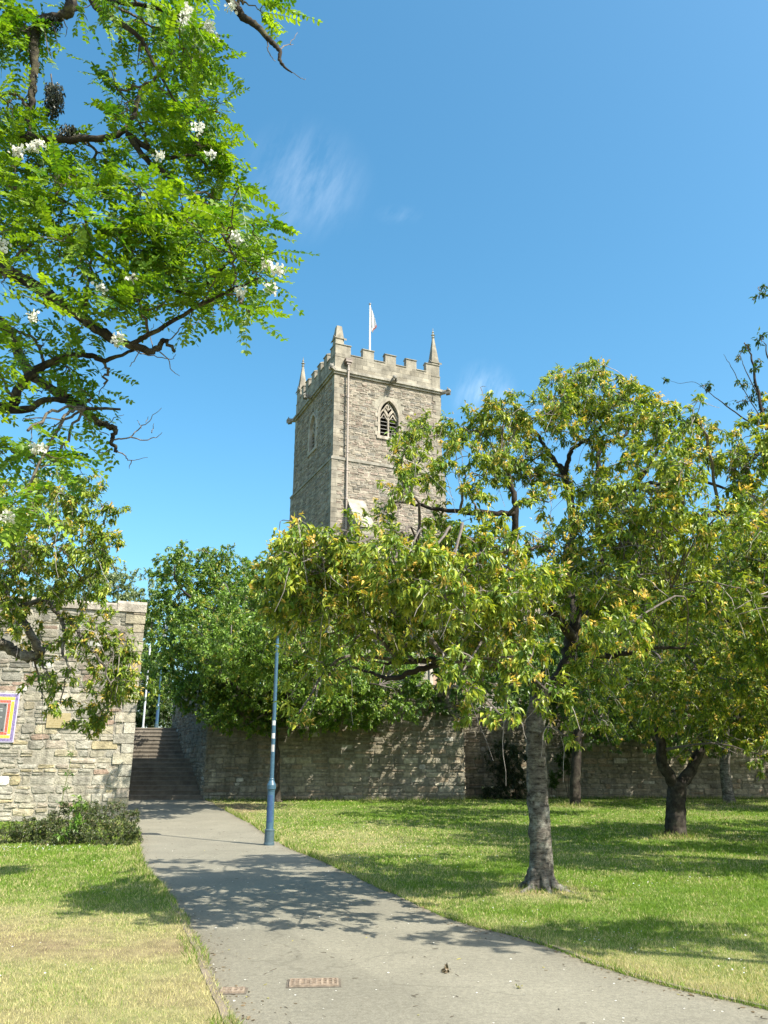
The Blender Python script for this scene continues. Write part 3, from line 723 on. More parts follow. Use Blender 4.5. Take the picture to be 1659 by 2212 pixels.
gargoyle(LB*.52,-.18,ZC+.05,0,-1); gargoyle(-.18,LC*.52,ZC+.05,-1,0); gargoyle(-.12,-.12,ZC+.1,-1,-1,.45); gargoyle(LB+.1,-.1,ZC,1,-1,.6); gargoyle(-.1,LC+.1,ZC,-1,1,.6)
# belfry windows
def window(fn, label=None):
    """fn(x, depth, z) maps window coordinates to the tower"""
    mb = MB(); col = np.array([.39,.345,.275])
    o_ = np.array(arch_outline(1.64, 1.5, 2.84)); i_ = np.array(AO)
    o_[:2,1] = [0, o_[1,1]]; n = len(i_)
    ring_ = []
    for dep in (-.07, .465):
        ring_.append([fn(x, dep, WZ+z) for x, z in o_]); ring_.append([fn(x, dep, WZ+z) for x, z in i_])
    v = np.array(ring_).reshape(-1,3); f = []
    for k in range(n-1):
        f += [(k,k+1,n+k+1,n+k), (n+k,n+k+1,3*n+k+1,3*n+k), (k+1,k,2*n+k,2*n+k+1)]
    f += [(n+n-1, n, 3*n, 3*n+n-1)]
    mb.add(v, f, col)
    def blk(x0,x1,z0,z1,d0,d1,c):
        mb.add([fn(x0,d0,z0),fn(x1,d0,z0),fn(x1,d1,z0),fn(x0,d1,z0),fn(x0,d0,z1),fn(x1,d0,z1),fn(x1,d1,z1),fn(x0,d1,z1)], np.array([(0,3,2,1),(4,5,6,7),(0,1,5,4),(1,2,6,5),(2,3,7,6),(3,0,4,7)]), c)
    blk(-.9,.9,WZ-.2,WZ+.01,-.10,.3,col*1.05)
    for k in range(5):      # long and short jamb stones
        for s in (-1,1):
            if k % 2 == 0: blk(min(s*.8,s*1.0),max(s*.8,s*1.0),WZ+.02+k*.32,WZ+.31+k*.32,-.055,.1,col*rnd.uniform(.9,1.1))
    w = mb.build('belfry_window', M_ASHLAR, ch)
    if label: w['label'] = label
    mb = MB(); D0, D1 = .10, .24
    def bar(pts, hw):
        p = np.array(pts)*[.9,.955]; t_ = np.gradient(p, axis=0); t_ /= np.linalg.norm(t_, axis=1, keepdims=True); nn = np.stack([-t_[:,1], t_[:,0]], 1)
        a, b = p+nn*hw, p-nn*hw; m = len(p); vv = []
        for dep in (D0, D1): vv += [fn(x,dep,WZ+z) for x,z in a]+[fn(x,dep,WZ+z) for x,z in b]
        ff = []
        for k in range(m-1): ff += [(k,k+1,m+k+1,m+k),(m+k,m+k+1,3*m+k+1,3*m+k),(k+1,k,2*m+k,2*m+k+1)]
        mb.add(vv, ff, col*1.02)
    bar([(0,0),(0,.8),(0,1.55)], .055)
    for s in (-1,1):
        # the mullion forks into two sub-arches which cross to the outer arch
        bar([(0,1.5),(s*.05,1.7),(s*.16,1.9),(s*.33,2.12)], .05)
        bar([(s*.02,1.55),(s*.16,1.78),(s*.36,2.02)][::1], .035)
        bar([(s*.70,1.5),(s*.62,1.75),(s*.50,1.95),(s*.36,2.1),(s*.2,2.35),(s*.0,2.55)], .045)
        bar([(s*.68,1.35),(s*.52,1.5),(s*.36,1.78)], .03); bar([(s*.04,1.35),(s*.2,1.5),(s*.36,1.78)], .03)
    bar([(0,2.05),(0,2.4),(0,2.7)], .035)
    bar([(-.2,2.3),(0,2.05),(.2,2.3)], .035)
    mb.build('tracery', M_ASHLAR, w)
    mb = MB()
    for k in range(6):
        z = WZ+.08+k*.26; hw = .64
        mb.add([fn(-hw,.16,z),fn(hw,.16,z),fn(hw,.42,z+.09),fn(-hw,.42,z+.09),fn(-hw,.16,z+.035),fn(hw,.16,z+.035),fn(hw,.42,z+.125),fn(-hw,.42,z+.125)], np.array([(0,3,2,1),(4,5,6,7),(0,1,5,4),(1,2,6,5),(2,3,7,6),(3,0,4,7)]), (.20,.19,.175))
    mb.build('louvre', M_PLAIN, w)
    mb = MB(); mb.add([fn(x,.43,WZ+z) for x,z in AO], [tuple(range(len(AO)))], (.012,.012,.013)); mb.build('black_shade_panel', M_PLAIN, w)  # near-black sheet, the belfry's inner shade put into its colour
window(lambda x, d, z: (LB/2+x, d, z)); window(lambda x, d, z: (d, LC/2-x, z), 'shaded belfry window on the side face')
# rainwater pipe with hopper head
mb = MB(); px_ = .83
for (za, zb_, yy) in ((ZS+.0, ZC+.55, -.26), (ZS-5.0, ZS, -.26)):
    mb.lathe([(.062,za),(.062,zb_)], (.34,.285,.23), 10, (px_,yy,0))
    z = za+.5
    while z < zb_:
        mb.lathe([(.062,z),(.085,z+.01),(.085,z+.13),(.062,z+.14)], (.36,.30,.26), 10, (px_,yy,0)); z += 1.9
dp = mb.build('downpipe', M_METAL, ch)
mb = MB(); zt_ = ZC+.55
for a, b, c_ in ((.13,0,.16),(.22,.16,.34),(.25,.34,.40)): mb.box((px_-a,-.26-a*.6,zt_+b),(px_+a,-.26+a*.9,zt_+c_),(.16,.12,.09))
mb.build('hopper', M_METAL, dp)
# stepped buttress with gabled top
mb = MB(); bx0, bx1 = 1.0, 2.0; d = 1.55
mb.box((bx0,-SO-d,-.1),(bx1,-SO,11.6), (.30,.275,.22))
mb.prism([(bx0,-SO,11.6),(bx0,-SO-d,11.6),(bx0,-SO,13.6)][::-1], (bx1-bx0,0,0), (.33,.30,.24))
mb.prism([(bx0-.08,-SO-d-.1,11.62),(bx0-.08,-SO-d-.1,11.75),(bx0-.08,-SO,13.85),(bx0-.08,-SO,13.68)][::-1], (bx1-bx0+.16,0,0), (.33,.30,.24))
mb.build('buttress', M_ASHLAR, ch)
# nave and aisle
mb = MB(); NL = 26
mb.box((LB+SO+.003,.6,-.1),(LB+NL,LC-.6,10.4),MORTAR)
stone_face(mb, (LB+.15,.6,0), (1,0,0), (0,0,1), (0,-1,0), NL-.15, 10.4, (.12,.24), (.25,.65), PAL_TOWER, .01, (0,.035), None, .012, .03, .014, 71)
mb.box((LB+SO+.004,.5,10.4),(LB+NL+.1,LC-.5,10.75),(.34,.31,.25))
mb.build('nave_wall', M_TOWER, ch)
mb = MB(); ax0, ax1, ay = 3.2, 30, -5.0
mb.box((ax0,ay,-.1),(ax1,.55,5.9),MORTAR)
AW = [5.2, 9.8, 14.4, 19.0, 23.6]
def amask(a, b, c, d):
    k = np.zeros(len(a), bool)
    for w in AW: k |= (b > w-1.3-ax0) & (a < w+1.3-ax0) & (d > 1.5) & (c < 4.6)
    return k
stone_face(mb, (ax0,ay,0), (1,0,0), (0,0,1), (0,-1,0), ax1-ax0, 5.9, (.12,.24), (.25,.65), PAL_TOWER, .01, (0,.035), amask, .012, .03, .014, 72)
stone_face(mb, (ax0,.5,0), (0,-1,0), (0,0,1), (-1,0,0), 5.5, 5.9, (.12,.24), (.25,.65), PAL_TOWER, .01, (0,.035), None, .012, .03, .014, 73)
mb.box((ax0-.12,ay-.12,5.9),(ax1+.1,.54,6.2),(.36,.33,.27))
mb.build('aisle_wall', M_TOWER, ch)
for w in AW:
    mb = MB(); mb.box((w-1.25,ay-.02,1.55),(w+1.25,ay+.004,4.5),(.42,.29,.21))
    for q in range(1, 5): mb.box((w-1.25,ay-.028,1.55+q*.6),(w+1.25,ay-.0205,1.57+q*.6),(.28,.19,.14))
    pn = mb.build('boarded_window', M_PLAIN, ch)
    mb = MB()
    for x in (-1.25,-.42,.42,1.25): mb.box((w+x-.09,ay-.12,1.5),(w+x+.09,ay-.03,4.3),(.44,.40,.32))
    mb.box((w-1.4,ay-.14,1.3),(w+1.4,ay-.03,1.5),(.44,.40,.32)); mb.box((w-1.4,ay-.13,4.3),(w+1.4,ay-.03,4.6),(.44,.40,.32))
    mb.build('mullion', M_ASHLAR, pn)

# flagpole
fp = np.array([-1.05, 52.2]); fz = TZ+ZP-.9
fo = empty('flagpole', (fp[0], fp[1], fz), 'white flagpole with a limp flag above the tower roof', 'flagpole')
mb = MB(); mb.lathe([(.10,0),(.085,.2),(.075,4),(.055,8.0),(.05,8.25)], (.78,.74,.70), 10); mb.build('pole', M_METAL, fo)
mb = MB(); mb.lathe([(.05,8.25),(.09,8.3),(.09,8.38),(.03,8.45),(0,8.46)], (.2,.2,.2), 10); mb.build('truck', M_METAL, fo)
mb = MB(); zz = np.linspace(8.1, 6.1, 14); ncol = 7; v = []; cc_ = []
for k, z in enumerate(zz):
    s = k/13; wdt = .10+.42*s**.8-(.3 if k > 11 else 0)
    for q in range(ncol):
        t = q/(ncol-1); v.append((.06+wdt*t, .10*math.sin(t*9+s*2)*(.3+s), z-.28*t*(1-s)-.15*math.sin(3*t)*s))
        red = (t > .8 and s > .7); cc_.append((.68,.25,.22) if red else (.80,.76,.74))
idx = [(a*ncol+b,a*ncol+b+1,(a+1)*ncol+b+1,(a+1)*ncol+b) for a in range(13) for b in range(ncol-1)]
mb.add(v, np.array(idx), np.array(cc_)); mb.build('flag', M_FLAG, fo, smooth=True)

# ------------------------------------------------------------------ street lamps
def street_lamp(loc, H, label, seed):
    t = empty('street_lamp', tuple(loc), label, 'street lamp', 'blue lamp posts')
    blue = (.045,.105,.155); blue2 = (.03,.07,.11)
    mb = MB(); mb.lathe([(0,0),(.125,0),(.122,.05),(.112,.06),(.108,.30),(.114,.31),(.114,.335),(.09,.35)], (.06,.10,.12), 20); mb.build('base', M_METAL, t)
    mb = MB(); mb.lathe([(.088,.34),(.084,1.15),(.09,1.19),(.105,1.21),(.105,1.30),(.075,1.37),(.06,1.40),(.062,1.43),(.05,1.45),(.046,2.6),(.040,H-.95),(.05,H-.93),(.05,H-.88),(.036,H-.86),(.034,H-.6)], blue, 20)
    col = mb.build('post', M_METAL, t, smooth=False)
    mb = MB()
    a = np.linspace(-2.3,-.9,6)
    vin = [(.0895*math.cos(q),.0895*math.sin(q),z) for z in (.50,1.08) for q in a]; 
    mb.add(vin+[(.0935*math.cos(q),.0935*math.sin(q),z) for z in (.50,1.08) for q in a], [(12+k,13+k,19+k,18+k) for k in range(5)]+[(18+k,19+k,7+k,6+k) for k in range(5)]+[(k,k+1,13+k,12+k) for k in range(5)]+[(0,12,18,6),(17,5,11,23)], (.035,.08,.17)); mb.build('access_door', M_METAL, t)
    if seed == 0:
        for z0, z1, c in ((2.04,2.20,(.42,.41,.40)),(2.34,2.46,(.55,.53,.50)),(2.64,2.75,(.58,.57,.55))):
            mb = MB(); a = np.linspace(-2.5,-.7,7); r = .049
            mb.add([(r*math.cos(q),r*math.sin(q),z) for z in (z0,z1) for q in a], [(k,k+1,8+k,7+k) for k in range(6)], c); mb.build('sticker', M_PLAIN, t)
    lan = MB(); z0 = H-.62
    lan.lathe([(.034,z0-.02),(.07,z0),(.115,z0+.03),(.12,z0+.05)], blue2, 16)
    for k in range(4):
        an = k*math.pi/2+.5; lan.tube([(.115*math.cos(an),.115*math.sin(an),z0+.04),(.20*math.cos(an),.20*math.sin(an),z0+.44)], .011, 5, (.02,.03,.04))
    L = lan.build('lantern', M_METAL, t)
    g = MB(); g.lathe([(.105,z0+.05),(.187,z0+.44)], (.5,.5,.45), 16); g.build('glass', M_GLASS, L)
    g = MB(); g.lathe([(.0,z0+.40),(.25,z0+.43),(.265,z0+.46),(.25,z0+.48),(.17,z0+.55),(.10,z0+.66),(.06,z0+.76),(.03,z0+.86),(.025,z0+.92),(.0,z0+.97)], (.025,.045,.06), 20); g.build('hood', M_METAL, L, smooth=False)
street_lamp(LAMP, 5.4, 'tall blue lamp post with stickers where the path meets the grass', 0)
q = P(338, 1570, 45.2); street_lamp((q[0], q[1], TZ), 5.7, 'blue lamp post with black hooded lantern at the top of the steps', 1)
q = P(309, 1569, 44.9)
mb = MB(); mb.lathe([(0,0),(.06,0),(.055,.1),(.048,4.6),(.03,4.65),(0,4.66)], (.55,.56,.58), 10)
tag(recentre(mb.build('metal_pole', M_METAL), (0,0,0)), 'slim pale grey pole at the top of the steps beside the wall corner', 'pole').location = (q[0], q[1], TZ)

# ------------------------------------------------------------------ foliage helpers
def frames(d, n):
    d = d/(np.linalg.norm(d, axis=1, keepdims=True)+1e-9); s = np.cross(d, n); s /= np.linalg.norm(s, axis=1, keepdims=True)+1e-9
    return s, d, np.cross(s, d)
T_OVAL = (np.array([(0,0,0),(0,.5,-.04),(0,1,-.2),(-.19,.26,.07),(-.155,.6,.04),(.19,.26,.07),(.155,.6,.04)]), [(0,1,4,3),(1,2,4),(0,5,6,1),(1,6,2)])
T_DIAM = (np.array([(0,0,0),(-.26,.45,.06),(0,1,-.08),(.26,.45,.06)]), [(0,2,1),(0,3,2)])
T_LEAFLET = (np.array([(0,0,0),(-.2,.2,.03),(-.26,.55,.03),(-.14,.88,.02),(0,1,-.03),(.14,.88,.02),(.26,.55,.03),(.2,.2,.03)]), [(0,4,3,2,1),(0,7,6,5,4)])
T_BLADE = (np.array([(-.5,0,0),(.5,0,0),(0,1,.25)]), [(0,1,2)])
def leaves(mb, pos, d, nrm, size, col, tmpl, width=1.0):
    tv, tf = tmpl; s, y, z = frames(d, nrm); k = len(tv); n = len(pos)
    size = np.broadcast_to(np.asarray(size, float), (n,)); width = np.broadcast_to(np.asarray(width, float), (n,))
    v = pos[:,None,:]+size[:,None,None]*(tv[None,:,0:1]*width[:,None,None]*s[:,None,:]+tv[None,:,1:2]*y[:,None,:]+tv[None,:,2:3]*z[:,None,:])
    c = np.repeat(col[:,None,:], k, 1).reshape(-1, 3); n0 = mb.n
    mb.v.append(v.reshape(-1,3)); mb.c.append(c)
    byl = {}
    for f in tf: byl.setdefault(len(f), []).append(f)
    for L, fs in byl.items():
        a = (np.arange(n)[:,None,None]*k+np.array(fs)[None]+n0)
        mb.li.append(a.reshape(-1)); mb.ls.append(np.full(n*len(fs), L)); mb.mi.append(np.zeros(n*len(fs), int))
    mb.n += n*k
def unit(n): 
    v = R.normal(size=(n,3)); return v/np.linalg.norm(v, axis=1, keepdims=True)
def smooth_path(pts, per=6, jit=0.0):
    p = np.asarray(pts, float)
    if len(p) < 3:
        t = np.linspace(0,1,per+1)[:,None]; q = p[0]*(1-t)+p[-1]*t
    else:
        e = np.vstack([2*p[0]-p[1], p, 2*p[-1]-p[-2]]); q = []
        for i in range(1, len(e)-2):
            a,b,c,d = e[i-1],e[i],e[i+1],e[i+2]
            for t in np.linspace(0,1,per,endpoint=False):
                q.append(.5*((2*b)+(c-a)*t+(2*a-5*b+4*c-d)*t*t+(3*b-a-3*c+d)*t**3))
        q = np.array(q+[p[-1]])
    if jit: q[1:-1] += R.normal(size=(len(q)-2,3))*jit
    return q
def to_world(pts): return [np.asarray(p[1:], float) if p[0] == 'w' else P(*p) for p in pts]

class Tree:
    def __init__(s, bare=0): s.bare = bare; s.nodes = []; s.nr = []; s.wood = MB(); s.limbs = MB(); s.twig = MB(); s.leaf = MB(); s.tips = []
    def limb(s, pts, r0, r1, sides=10, per=6, jit=.012, rough=.05, flare=0):
        q = smooth_path(to_world(pts), per, jit); r = np.linspace(1,0,len(q))**.85*(r0-r1)+r1
        if flare: L = np.cumsum(np.r_[0, np.linalg.norm(np.diff(q,axis=0),axis=1)]); r = r*(1+flare*np.exp(-L/.22))
        (s.wood if not s.nodes else s.limbs).tube(q, r, sides, (.1,.1,.1), rough=rough); s.nodes.append(q); s.nr.append(r)
    def net(s): return np.vstack(s.nodes), np.concatenate(s.nr)
    def clump(s, c, rad, nspray, twigcol, spray, maxr=.03, droop=.12, reach=True):
        """branchlet from the nearest limb to c, then nspray twigs within the ellipsoid"""
        c = np.asarray(c, float); rad = np.asarray(rad, float)
        if reach:
            N, NR = s.net(); dd = np.linalg.norm(N-c, axis=1)+.25*np.maximum(0, N[:,2]-c[2]); k = int(np.argmin(dd)); a = N[k]
            r0 = min(maxr, NR[k]*.7)
            mid = (a+c)/2+np.array([0,0,.12*np.linalg.norm(c-a)])+R.normal(size=3)*.08*np.linalg.norm(c-a)
            q = smooth_path([a, mid, c], 5, .01); s.twig.tube(q, np.linspace(r0, .010, len(q)), 5, twigcol, rough=.06); loc = [q[len(q)//2:]]
        else: loc = [np.array([c-[0,0,rad[2]*.6], c])]
        for _ in range(nspray):
            v = R.normal(size=3); v = v/np.linalg.norm(v)*R.uniform(.15,1)**.5
            if R.random() < .14: v = v*R.uniform(1.15,1.75)*np.array([1,1,.8])+[0,0,.15]
            e = c+v*rad+np.array([0,0,.18*rad[2]*math.sin(5*v[0]+3*c[0])])
            if s.bare and R.random() < .16:      # leafless drooping shoot
                L = np.vstack(loc); b = L[R.integers(len(L))]; e2 = b+(e-b)*.9+R.normal(size=3)*.12-[0,0,R.uniform(.1,.45)*s.bare]
                q = smooth_path([b, (b+e2)/2+[0,0,.14*s.bare]+R.normal(size=3)*.05, e2], 4, .008); s.twig.tube(q, np.linspace(.008,.0028,len(q)), 3, np.array((.24,.215,.19))*R.uniform(.6,1.4)); continue
            L = np.vstack(loc); b = L[int(np.argmin(np.linalg.norm(L-e,axis=1)*R.uniform(.7,1.3,len(L))))]
            ln = np.linalg.norm(e-b)+1e-6
            m = (b+e)/2+R.normal(size=3)*.12*ln+np.array([0,0,droop*ln]); q = smooth_path([b, m, e], 3, .006)
            s.twig.tube(q, np.linspace(.0065,.0022,len(q)), 3, np.array(twigcol)*R.uniform(.7,1.5)); loc.append(q[2:])
            spray(s, q, e)
    def finish(s, name, loc, label, cat, bark, leafmat, group=None, limbmat=None):
        t = empty(name, tuple(loc), label, cat, group); loc = np.asarray(loc, float)
        for m in (s.wood, s.limbs, s.twig, s.leaf): m.v = [q-loc for q in m.v]
        if s.wood.n: s.wood.build('trunk', bark, t, smooth=True)
        if s.limbs.n: s.limbs.build('limbs', limbmat or (M_DARKTRUNK if bark is M_CHERRYBARK else bark), t, smooth=True)
        if s.twig.n: s.twig.build('twigs', M_TWIG, t)
        s.leaf.build('crown', leafmat, t)
        return t

def cherry_spray(n, size, green, young, tipcol, ptip=.5, tmpl=T_OVAL, along=.75, hang=.55, spread=.07):
    green, young, tipcol = map(np.array, (green, young, tipcol))
    def f(s, q, e):
        m = max(3, int(n*R.uniform(.6,1.4)))
        t = 1-along*R.random(m)**1.6; idx = t*(len(q)-1); i0 = np.clip(idx.astype(int), 0, len(q)-2); fr = (idx-i0)[:,None]
        pos = q[i0]*(1-fr)+q[i0+1]*fr+R.normal(size=(m,3))*spread*.35
        ax = q[-1]-q[-2]; ax = ax/(np.linalg.norm(ax)+1e-9)
        d = unit(m)*.85+ax*.5+np.array([0,0,-hang])*R.uniform(.3,1.5,(m,1))
        nrm = unit(m)*.65+np.array([0.15,-.15,1.0])
        sz = size*R.uniform(.5,1.25,m)
        y = R.random((m,1))**.8*(t[:,None]**1.6); col = green*(1-y)+young*y; col = col*R.uniform(.65,1.3,(m,1))
        if R.random() < ptip:
            k = (t > .82) & (R.random(m) < .75); col[k] = tipcol*R.uniform(.7,1.3,(k.sum(),1)); d[k] += np.array([0,0,.9])+ax*.4; sz[k] *= .72
        leaves(s.leaf, pos, d, nrm, sz, col, tmpl, R.uniform(.8,1.15,m))
    return f

CH_G, CH_Y, CH_T = (.085,.18,.024), (.52,.55,.065), (.66,.48,.12)  # leaf-age tones, contrast deepened to put shaded interior and lit outside into colour
TW = (.13,.11,.095)
def clumps(tree, lst, Y, spread, dens, spray, twig=TW, minD=.4, maxr=.03, thick=.9, grow=1.28):
    for c in lst:
        x, y, rx, ry = c[:4]; rx *= grow; ry *= grow; k = c[4] if len(c) > 4 else 1.0; yy = c[5] if len(c) > 5 else Y+R.uniform(-spread, spread)
        p = P(x, y, yy); dp = depth(p); r = np.array([rx*dp/FPX, max(minD, thick*.5*(rx+ry)*dp/FPX), ry*dp/FPX])
        area = math.pi*rx*ry*(dp/FPX)**2
        tree.clump(p, r, max(2, int(dens*k*area)), twig, spray, maxr)

# ---- main cherry in the middle of the right lawn
t = Tree(1); Y0 = MAIN[1]
t.limb([(1172,1955,Y0),(1170,1915,Y0),(1166,1800,Y0),(1160,1700,Y0),(1157,1600,Y0),(1160,1530,Y0),(1174,1490,Y0)], .158, .125, 20, 8, .006, .05, .75)
for a_, L_, r_ in ((.2,.75,.075),(1.5,.55,.06),(2.7,.6,.06),(3.9,.7,.07),(4.9,.55,.065),(5.7,.85,.07)):
    c_ = MAIN; d_ = np.array([math.cos(a_), math.sin(a_), 0]); q_ = [c_+d_*.10+[0,0,.30], c_+d_*.22+[0,0,.10], c_+d_*(.22+.35*L_)+[0,0,.015], c_+d_*(.25+.7*L_)+[R.normal()*.05,R.normal()*.05,-.05]]
    t.wood.tube(smooth_path(q_, 5, .006), np.linspace(r_,.02,16), 8, (.1,.1,.1), rough=.08)
t.limb([(1172,1498,Y0),(1212,1462,Y0),(1232,1400,Y0+.1),(1242,1335,Y0+.2),(1266,1284,Y0+.2),(1302,1219,Y0+.1),(1369,1167,Y0),(1418,1148,Y0-.2),(1500,1120,Y0-.5),(1580,1105,Y0-.8)], .125, .035)
t.limb([(1168,1500,Y0),(1130,1455,Y0-.2),(1040,1440,Y0-.4),(943,1429,Y0-.5),(877,1429,Y0-.4),(831,1433,Y0-.3)], .075, .02)
t.limb([(960,1432,Y0-.5),(897,1449,Y0-.2),(844,1466,Y0),(811,1456,Y0+.2),(760,1440,Y0+.3)], .05, .015)
t.limb([(857,1427,Y0-.4),(851,1403,Y0-.4),(825,1383,Y0-.3),(815,1350,Y0-.2),(844,1320,Y0-.1)], .04, .015)
t.limb([(1236,1380,Y0+.1),(1203,1393-60,Y0-.3),(1160,1280,Y0-.7),(1118,1200,Y0-1),(1112,1103,Y0-1.2),(1107,1049,Y0-1.2),(1080,990,Y0-1.3)], .085, .02)
t.limb([(1112,1110,Y0-1.2),(1053,1108,Y0-1.3),(970,1103,Y0-1.2),(900,1090,Y0-1.1),(850,1085,Y0-1)], .045, .012)
t.limb([(1118,1190,Y0-1),(1000,1205,Y0-1.2),(900,1220,Y0-1.2),(800,1225,Y0-.9),(706,1252,Y0-.6),(686,1235,Y0-.5),(654,1252,Y0-.4),(607,1271,Y0-.3)], .055, .012)
t.limb([(1242,1330,Y0+.2),(1225,1230,Y0+.6),(1236,1115,Y0+.9),(1219,1024,Y0+.9),(1203,1003,Y0+.9),(1173,957,Y0+.8),(1150,920,Y0+.6)], .085, .02)
t.limb([(1219,1024,Y0+.9),(1236,970,Y0+.6),(1277,945,Y0+.4),(1315,900,Y0+.2)], .045, .015)
t.limb([(1236,1115,Y0+.9),(1298,1103,Y0+.6),(1369,1055,Y0+.2),(1390,1045,Y0+.1),(1510,1040,Y0-.3),(1593,1065,Y0-.7)], .06, .015)
t.limb([(1369,1055,Y0+.2),(1410,990,Y0),(1440,940,Y0-.2),(1470,900,Y0-.4)], .04, .012)
t.limb([(1234,1400,Y0+.1),(1260,1400,Y0-.2),(1314,1419,Y0-.6),(1400,1400,Y0-1),(1480,1400,Y0-1.3)], .06, .015)
t.limb([(1260,1290,Y0+.2),(1277,1327,Y0-.3),(1335,1310,Y0-.9),(1385,1277,Y0-1.2),(1450,1270,Y0-1.5)], .04, .012)
t.limb([(1302,1219,Y0+.1),(1290,1100,Y0+1),(1294,974,Y0+1.2),(1315,951,Y0+1.1),(1344,947,Y0+.9),(1380,880,Y0+.8)], .06, .015)
main_list = [(1240,850,70,45,1.1),(1310,840,80,50,1.2),(1370,870,50,45,1),(1180,895,70,45,1.1),(1090,895,60,40,1),(1020,925,60,45,1),(925,945,65,40,1),(880,965,40,35,.9),(1010,1015,100,55,1),(1100,960,80,55,1),
 (1270,915,90,55,1.3),(1400,930,60,50,1),(1470,905,60,45,1),(1440,985,80,45,.8),(1340,1000,80,35,.5),(1140,1030,60,40,.9),(910,1025,48,38,.9),(858,1060,34,40,.9),(835,1108,30,24,.8),
 (660,1170,65,38,1.1),(615,1195,46,36,1.1),(720,1175,65,30,1),(612,1350,28,34,1.4,11.5),(598,1352,18,22,1.6,12.5),(612,1235,38,36,1,8.6),(645,1300,48,36,1,9.2),(605,1290,34,30,1,9.6),(700,1330,55,36,1,9),(625,1215,40,28,1,10.5),(665,1270,45,36,1,10.0),(595,1255,45,45,1),(700,1230,80,50,1.1),(780,1220,66,38,1),(860,1205,66,34,.9),(925,1205,60,40,1),(640,1315,65,45,.9),(725,1310,80,55,.8),(800,1285,80,55,.9),(880,1265,70,50,1),(960,1290,80,55,1.1),
 (1040,1265,80,55,.9),(1120,1240,80,55,.9),(1180,1180,80,50,.9),(1090,1160,60,45,.5),(980,1375,70,55,1),(1050,1350,70,55,1),(1130,1330,70,55,1),(655,1390,65,45,.5),(730,1405,80,50,.45),(800,1375,60,45,.5),(1000,1450,50,45,.8),(1085,1440,60,55,1),(1150,1415,50,50,1),
 (690,1480,65,38,.45),(645,1540,35,28,.5),(1012,1545,30,26,1.1),(1082,1545,30,45,1),(1200,1500,40,40,.9),(1225,1590,38,36,.5),(1260,1300,60,55,1),(1330,1255,70,50,.9),(1410,1225,80,50,.9),(1480,1170,80,50,.9),(1545,1120,70,50,.9),
 (1335,1360,70,55,1),(1280,1440,60,50,1),(1540,965,60,45,1,11.4),(1600,1005,60,50,1,11),(1655,960,50,60,1,10.8),(1640,1080,60,50,.9,11.2),(1410,1335,75,55,.8,11),(1500,1280,75,50,.8,10.8)]
rr_ = np.random.default_rng(77)
for k, c in enumerate(main_list):
    if len(c) < 6:       # the crown reaches further towards the viewer low down and on the right
        lowness = np.clip((c[1]-880)/350, 0, 1); main_list[k] = (*c[:4], c[4] if len(c) > 4 else 1., Y0-.3-1.6*lowness+rr_.uniform(-2.2, 1.7)*(1 if c[0] > 760 else .6))
clumps(t, main_list, Y0-.1, 1.5, 62, cherry_spray(31, .092, CH_G, CH_Y, CH_T, .48))
clumps(t, [(1130,1010,50,40,.6),(1185,1085,50,45,.5),(1250,1050,60,45,.55),(1330,1075,60,40,.5),(1405,1085,60,40,.6),(1240,1180,50,45,.55),(1340,1165,60,40,.6),(950,1130,50,30,.5),(1010,1170,60,40,.6),(1470,1060,60,40,.6),(1020,1080,45,35,.4),(900,1330,60,45,.6),(880,1390,60,35,.5)], Y0-.8, 2.0, 76, cherry_spray(30, .095, CH_G, CH_Y, CH_T, .34))
gs = np.random.default_rng(9)
for k in range(26):  # inner foliage added to thicken the tree's shade on the lawn
    a_, q_ = gs.uniform(0, 6.28), gs.uniform(.1, 1)**.5; c = (2.9+3.4*q_*math.cos(a_), 12.4+3.0*q_*math.sin(a_), gs.uniform(3.7, 5.3))
    t.clump(c, (.75,.75,.45), 34, TW, cherry_spray(30, .095, CH_G, CH_Y, CH_T, .34), .03)
for k in range(24):  # further clumps added to close gaps in the path shadow
    a_, q_ = gs.uniform(0, 6.28), gs.uniform(.05, 1)**.5; c = (.4+1.7*q_*math.cos(a_), 9.9+2.0*q_*math.sin(a_), gs.uniform(3.4, 4.3))
    t.clump(c, (.6,.65,.32), 30, TW, cherry_spray(30, .095, CH_G, CH_Y, CH_T, .34), .02)
t.finish('cherry_tree', MAIN, 'large spreading cherry with grey trunk and bronze tipped leaves, in front of the tower', 'tree', M_CHERRYBARK, M_LEAF, 'cherry trees')

# ---- second cherry, forked dark trunk, right
t = Tree(1); Y0 = T2[1]
t.limb([(1460,1825,Y0),(1460,1800,Y0),(1460,1740,Y0),(1462,1690,Y0)], .26, .22, 14, 8, .01, .05, .3)
t.limb([(1460,1700,Y0),(1432,1650,Y0-.2),(1425,1580,Y0-.4),(1400,1480,Y0-1),(1350,1380,Y0-1.6),(1290,1330,Y0-2)], .16, .03)
t.limb([(1464,1700,Y0),(1500,1650,Y0+.3),(1530,1560,Y0+.4),(1560,1440,Y0),(1580,1300,Y0-.5),(1568,1223,Y0-1),(1560,1150,Y0-1.2)], .16, .03)
t.limb([(1545,1500,Y0+.2),(1600,1420,Y0-.6),(1640,1330,Y0-1.5),(1680,1260,Y0-2)], .09, .02)
t.limb([(1568,1223,Y0-1),(1600,1215,Y0-1.4),(1634,1190,Y0-1.8),(1660,1150,Y0-2)], .05, .015)
t.limb([(1410,1520,Y0-.8),(1450,1420,Y0-1.5),(1470,1330,Y0-2),(1520,1260,Y0-2.6)], .07, .02)
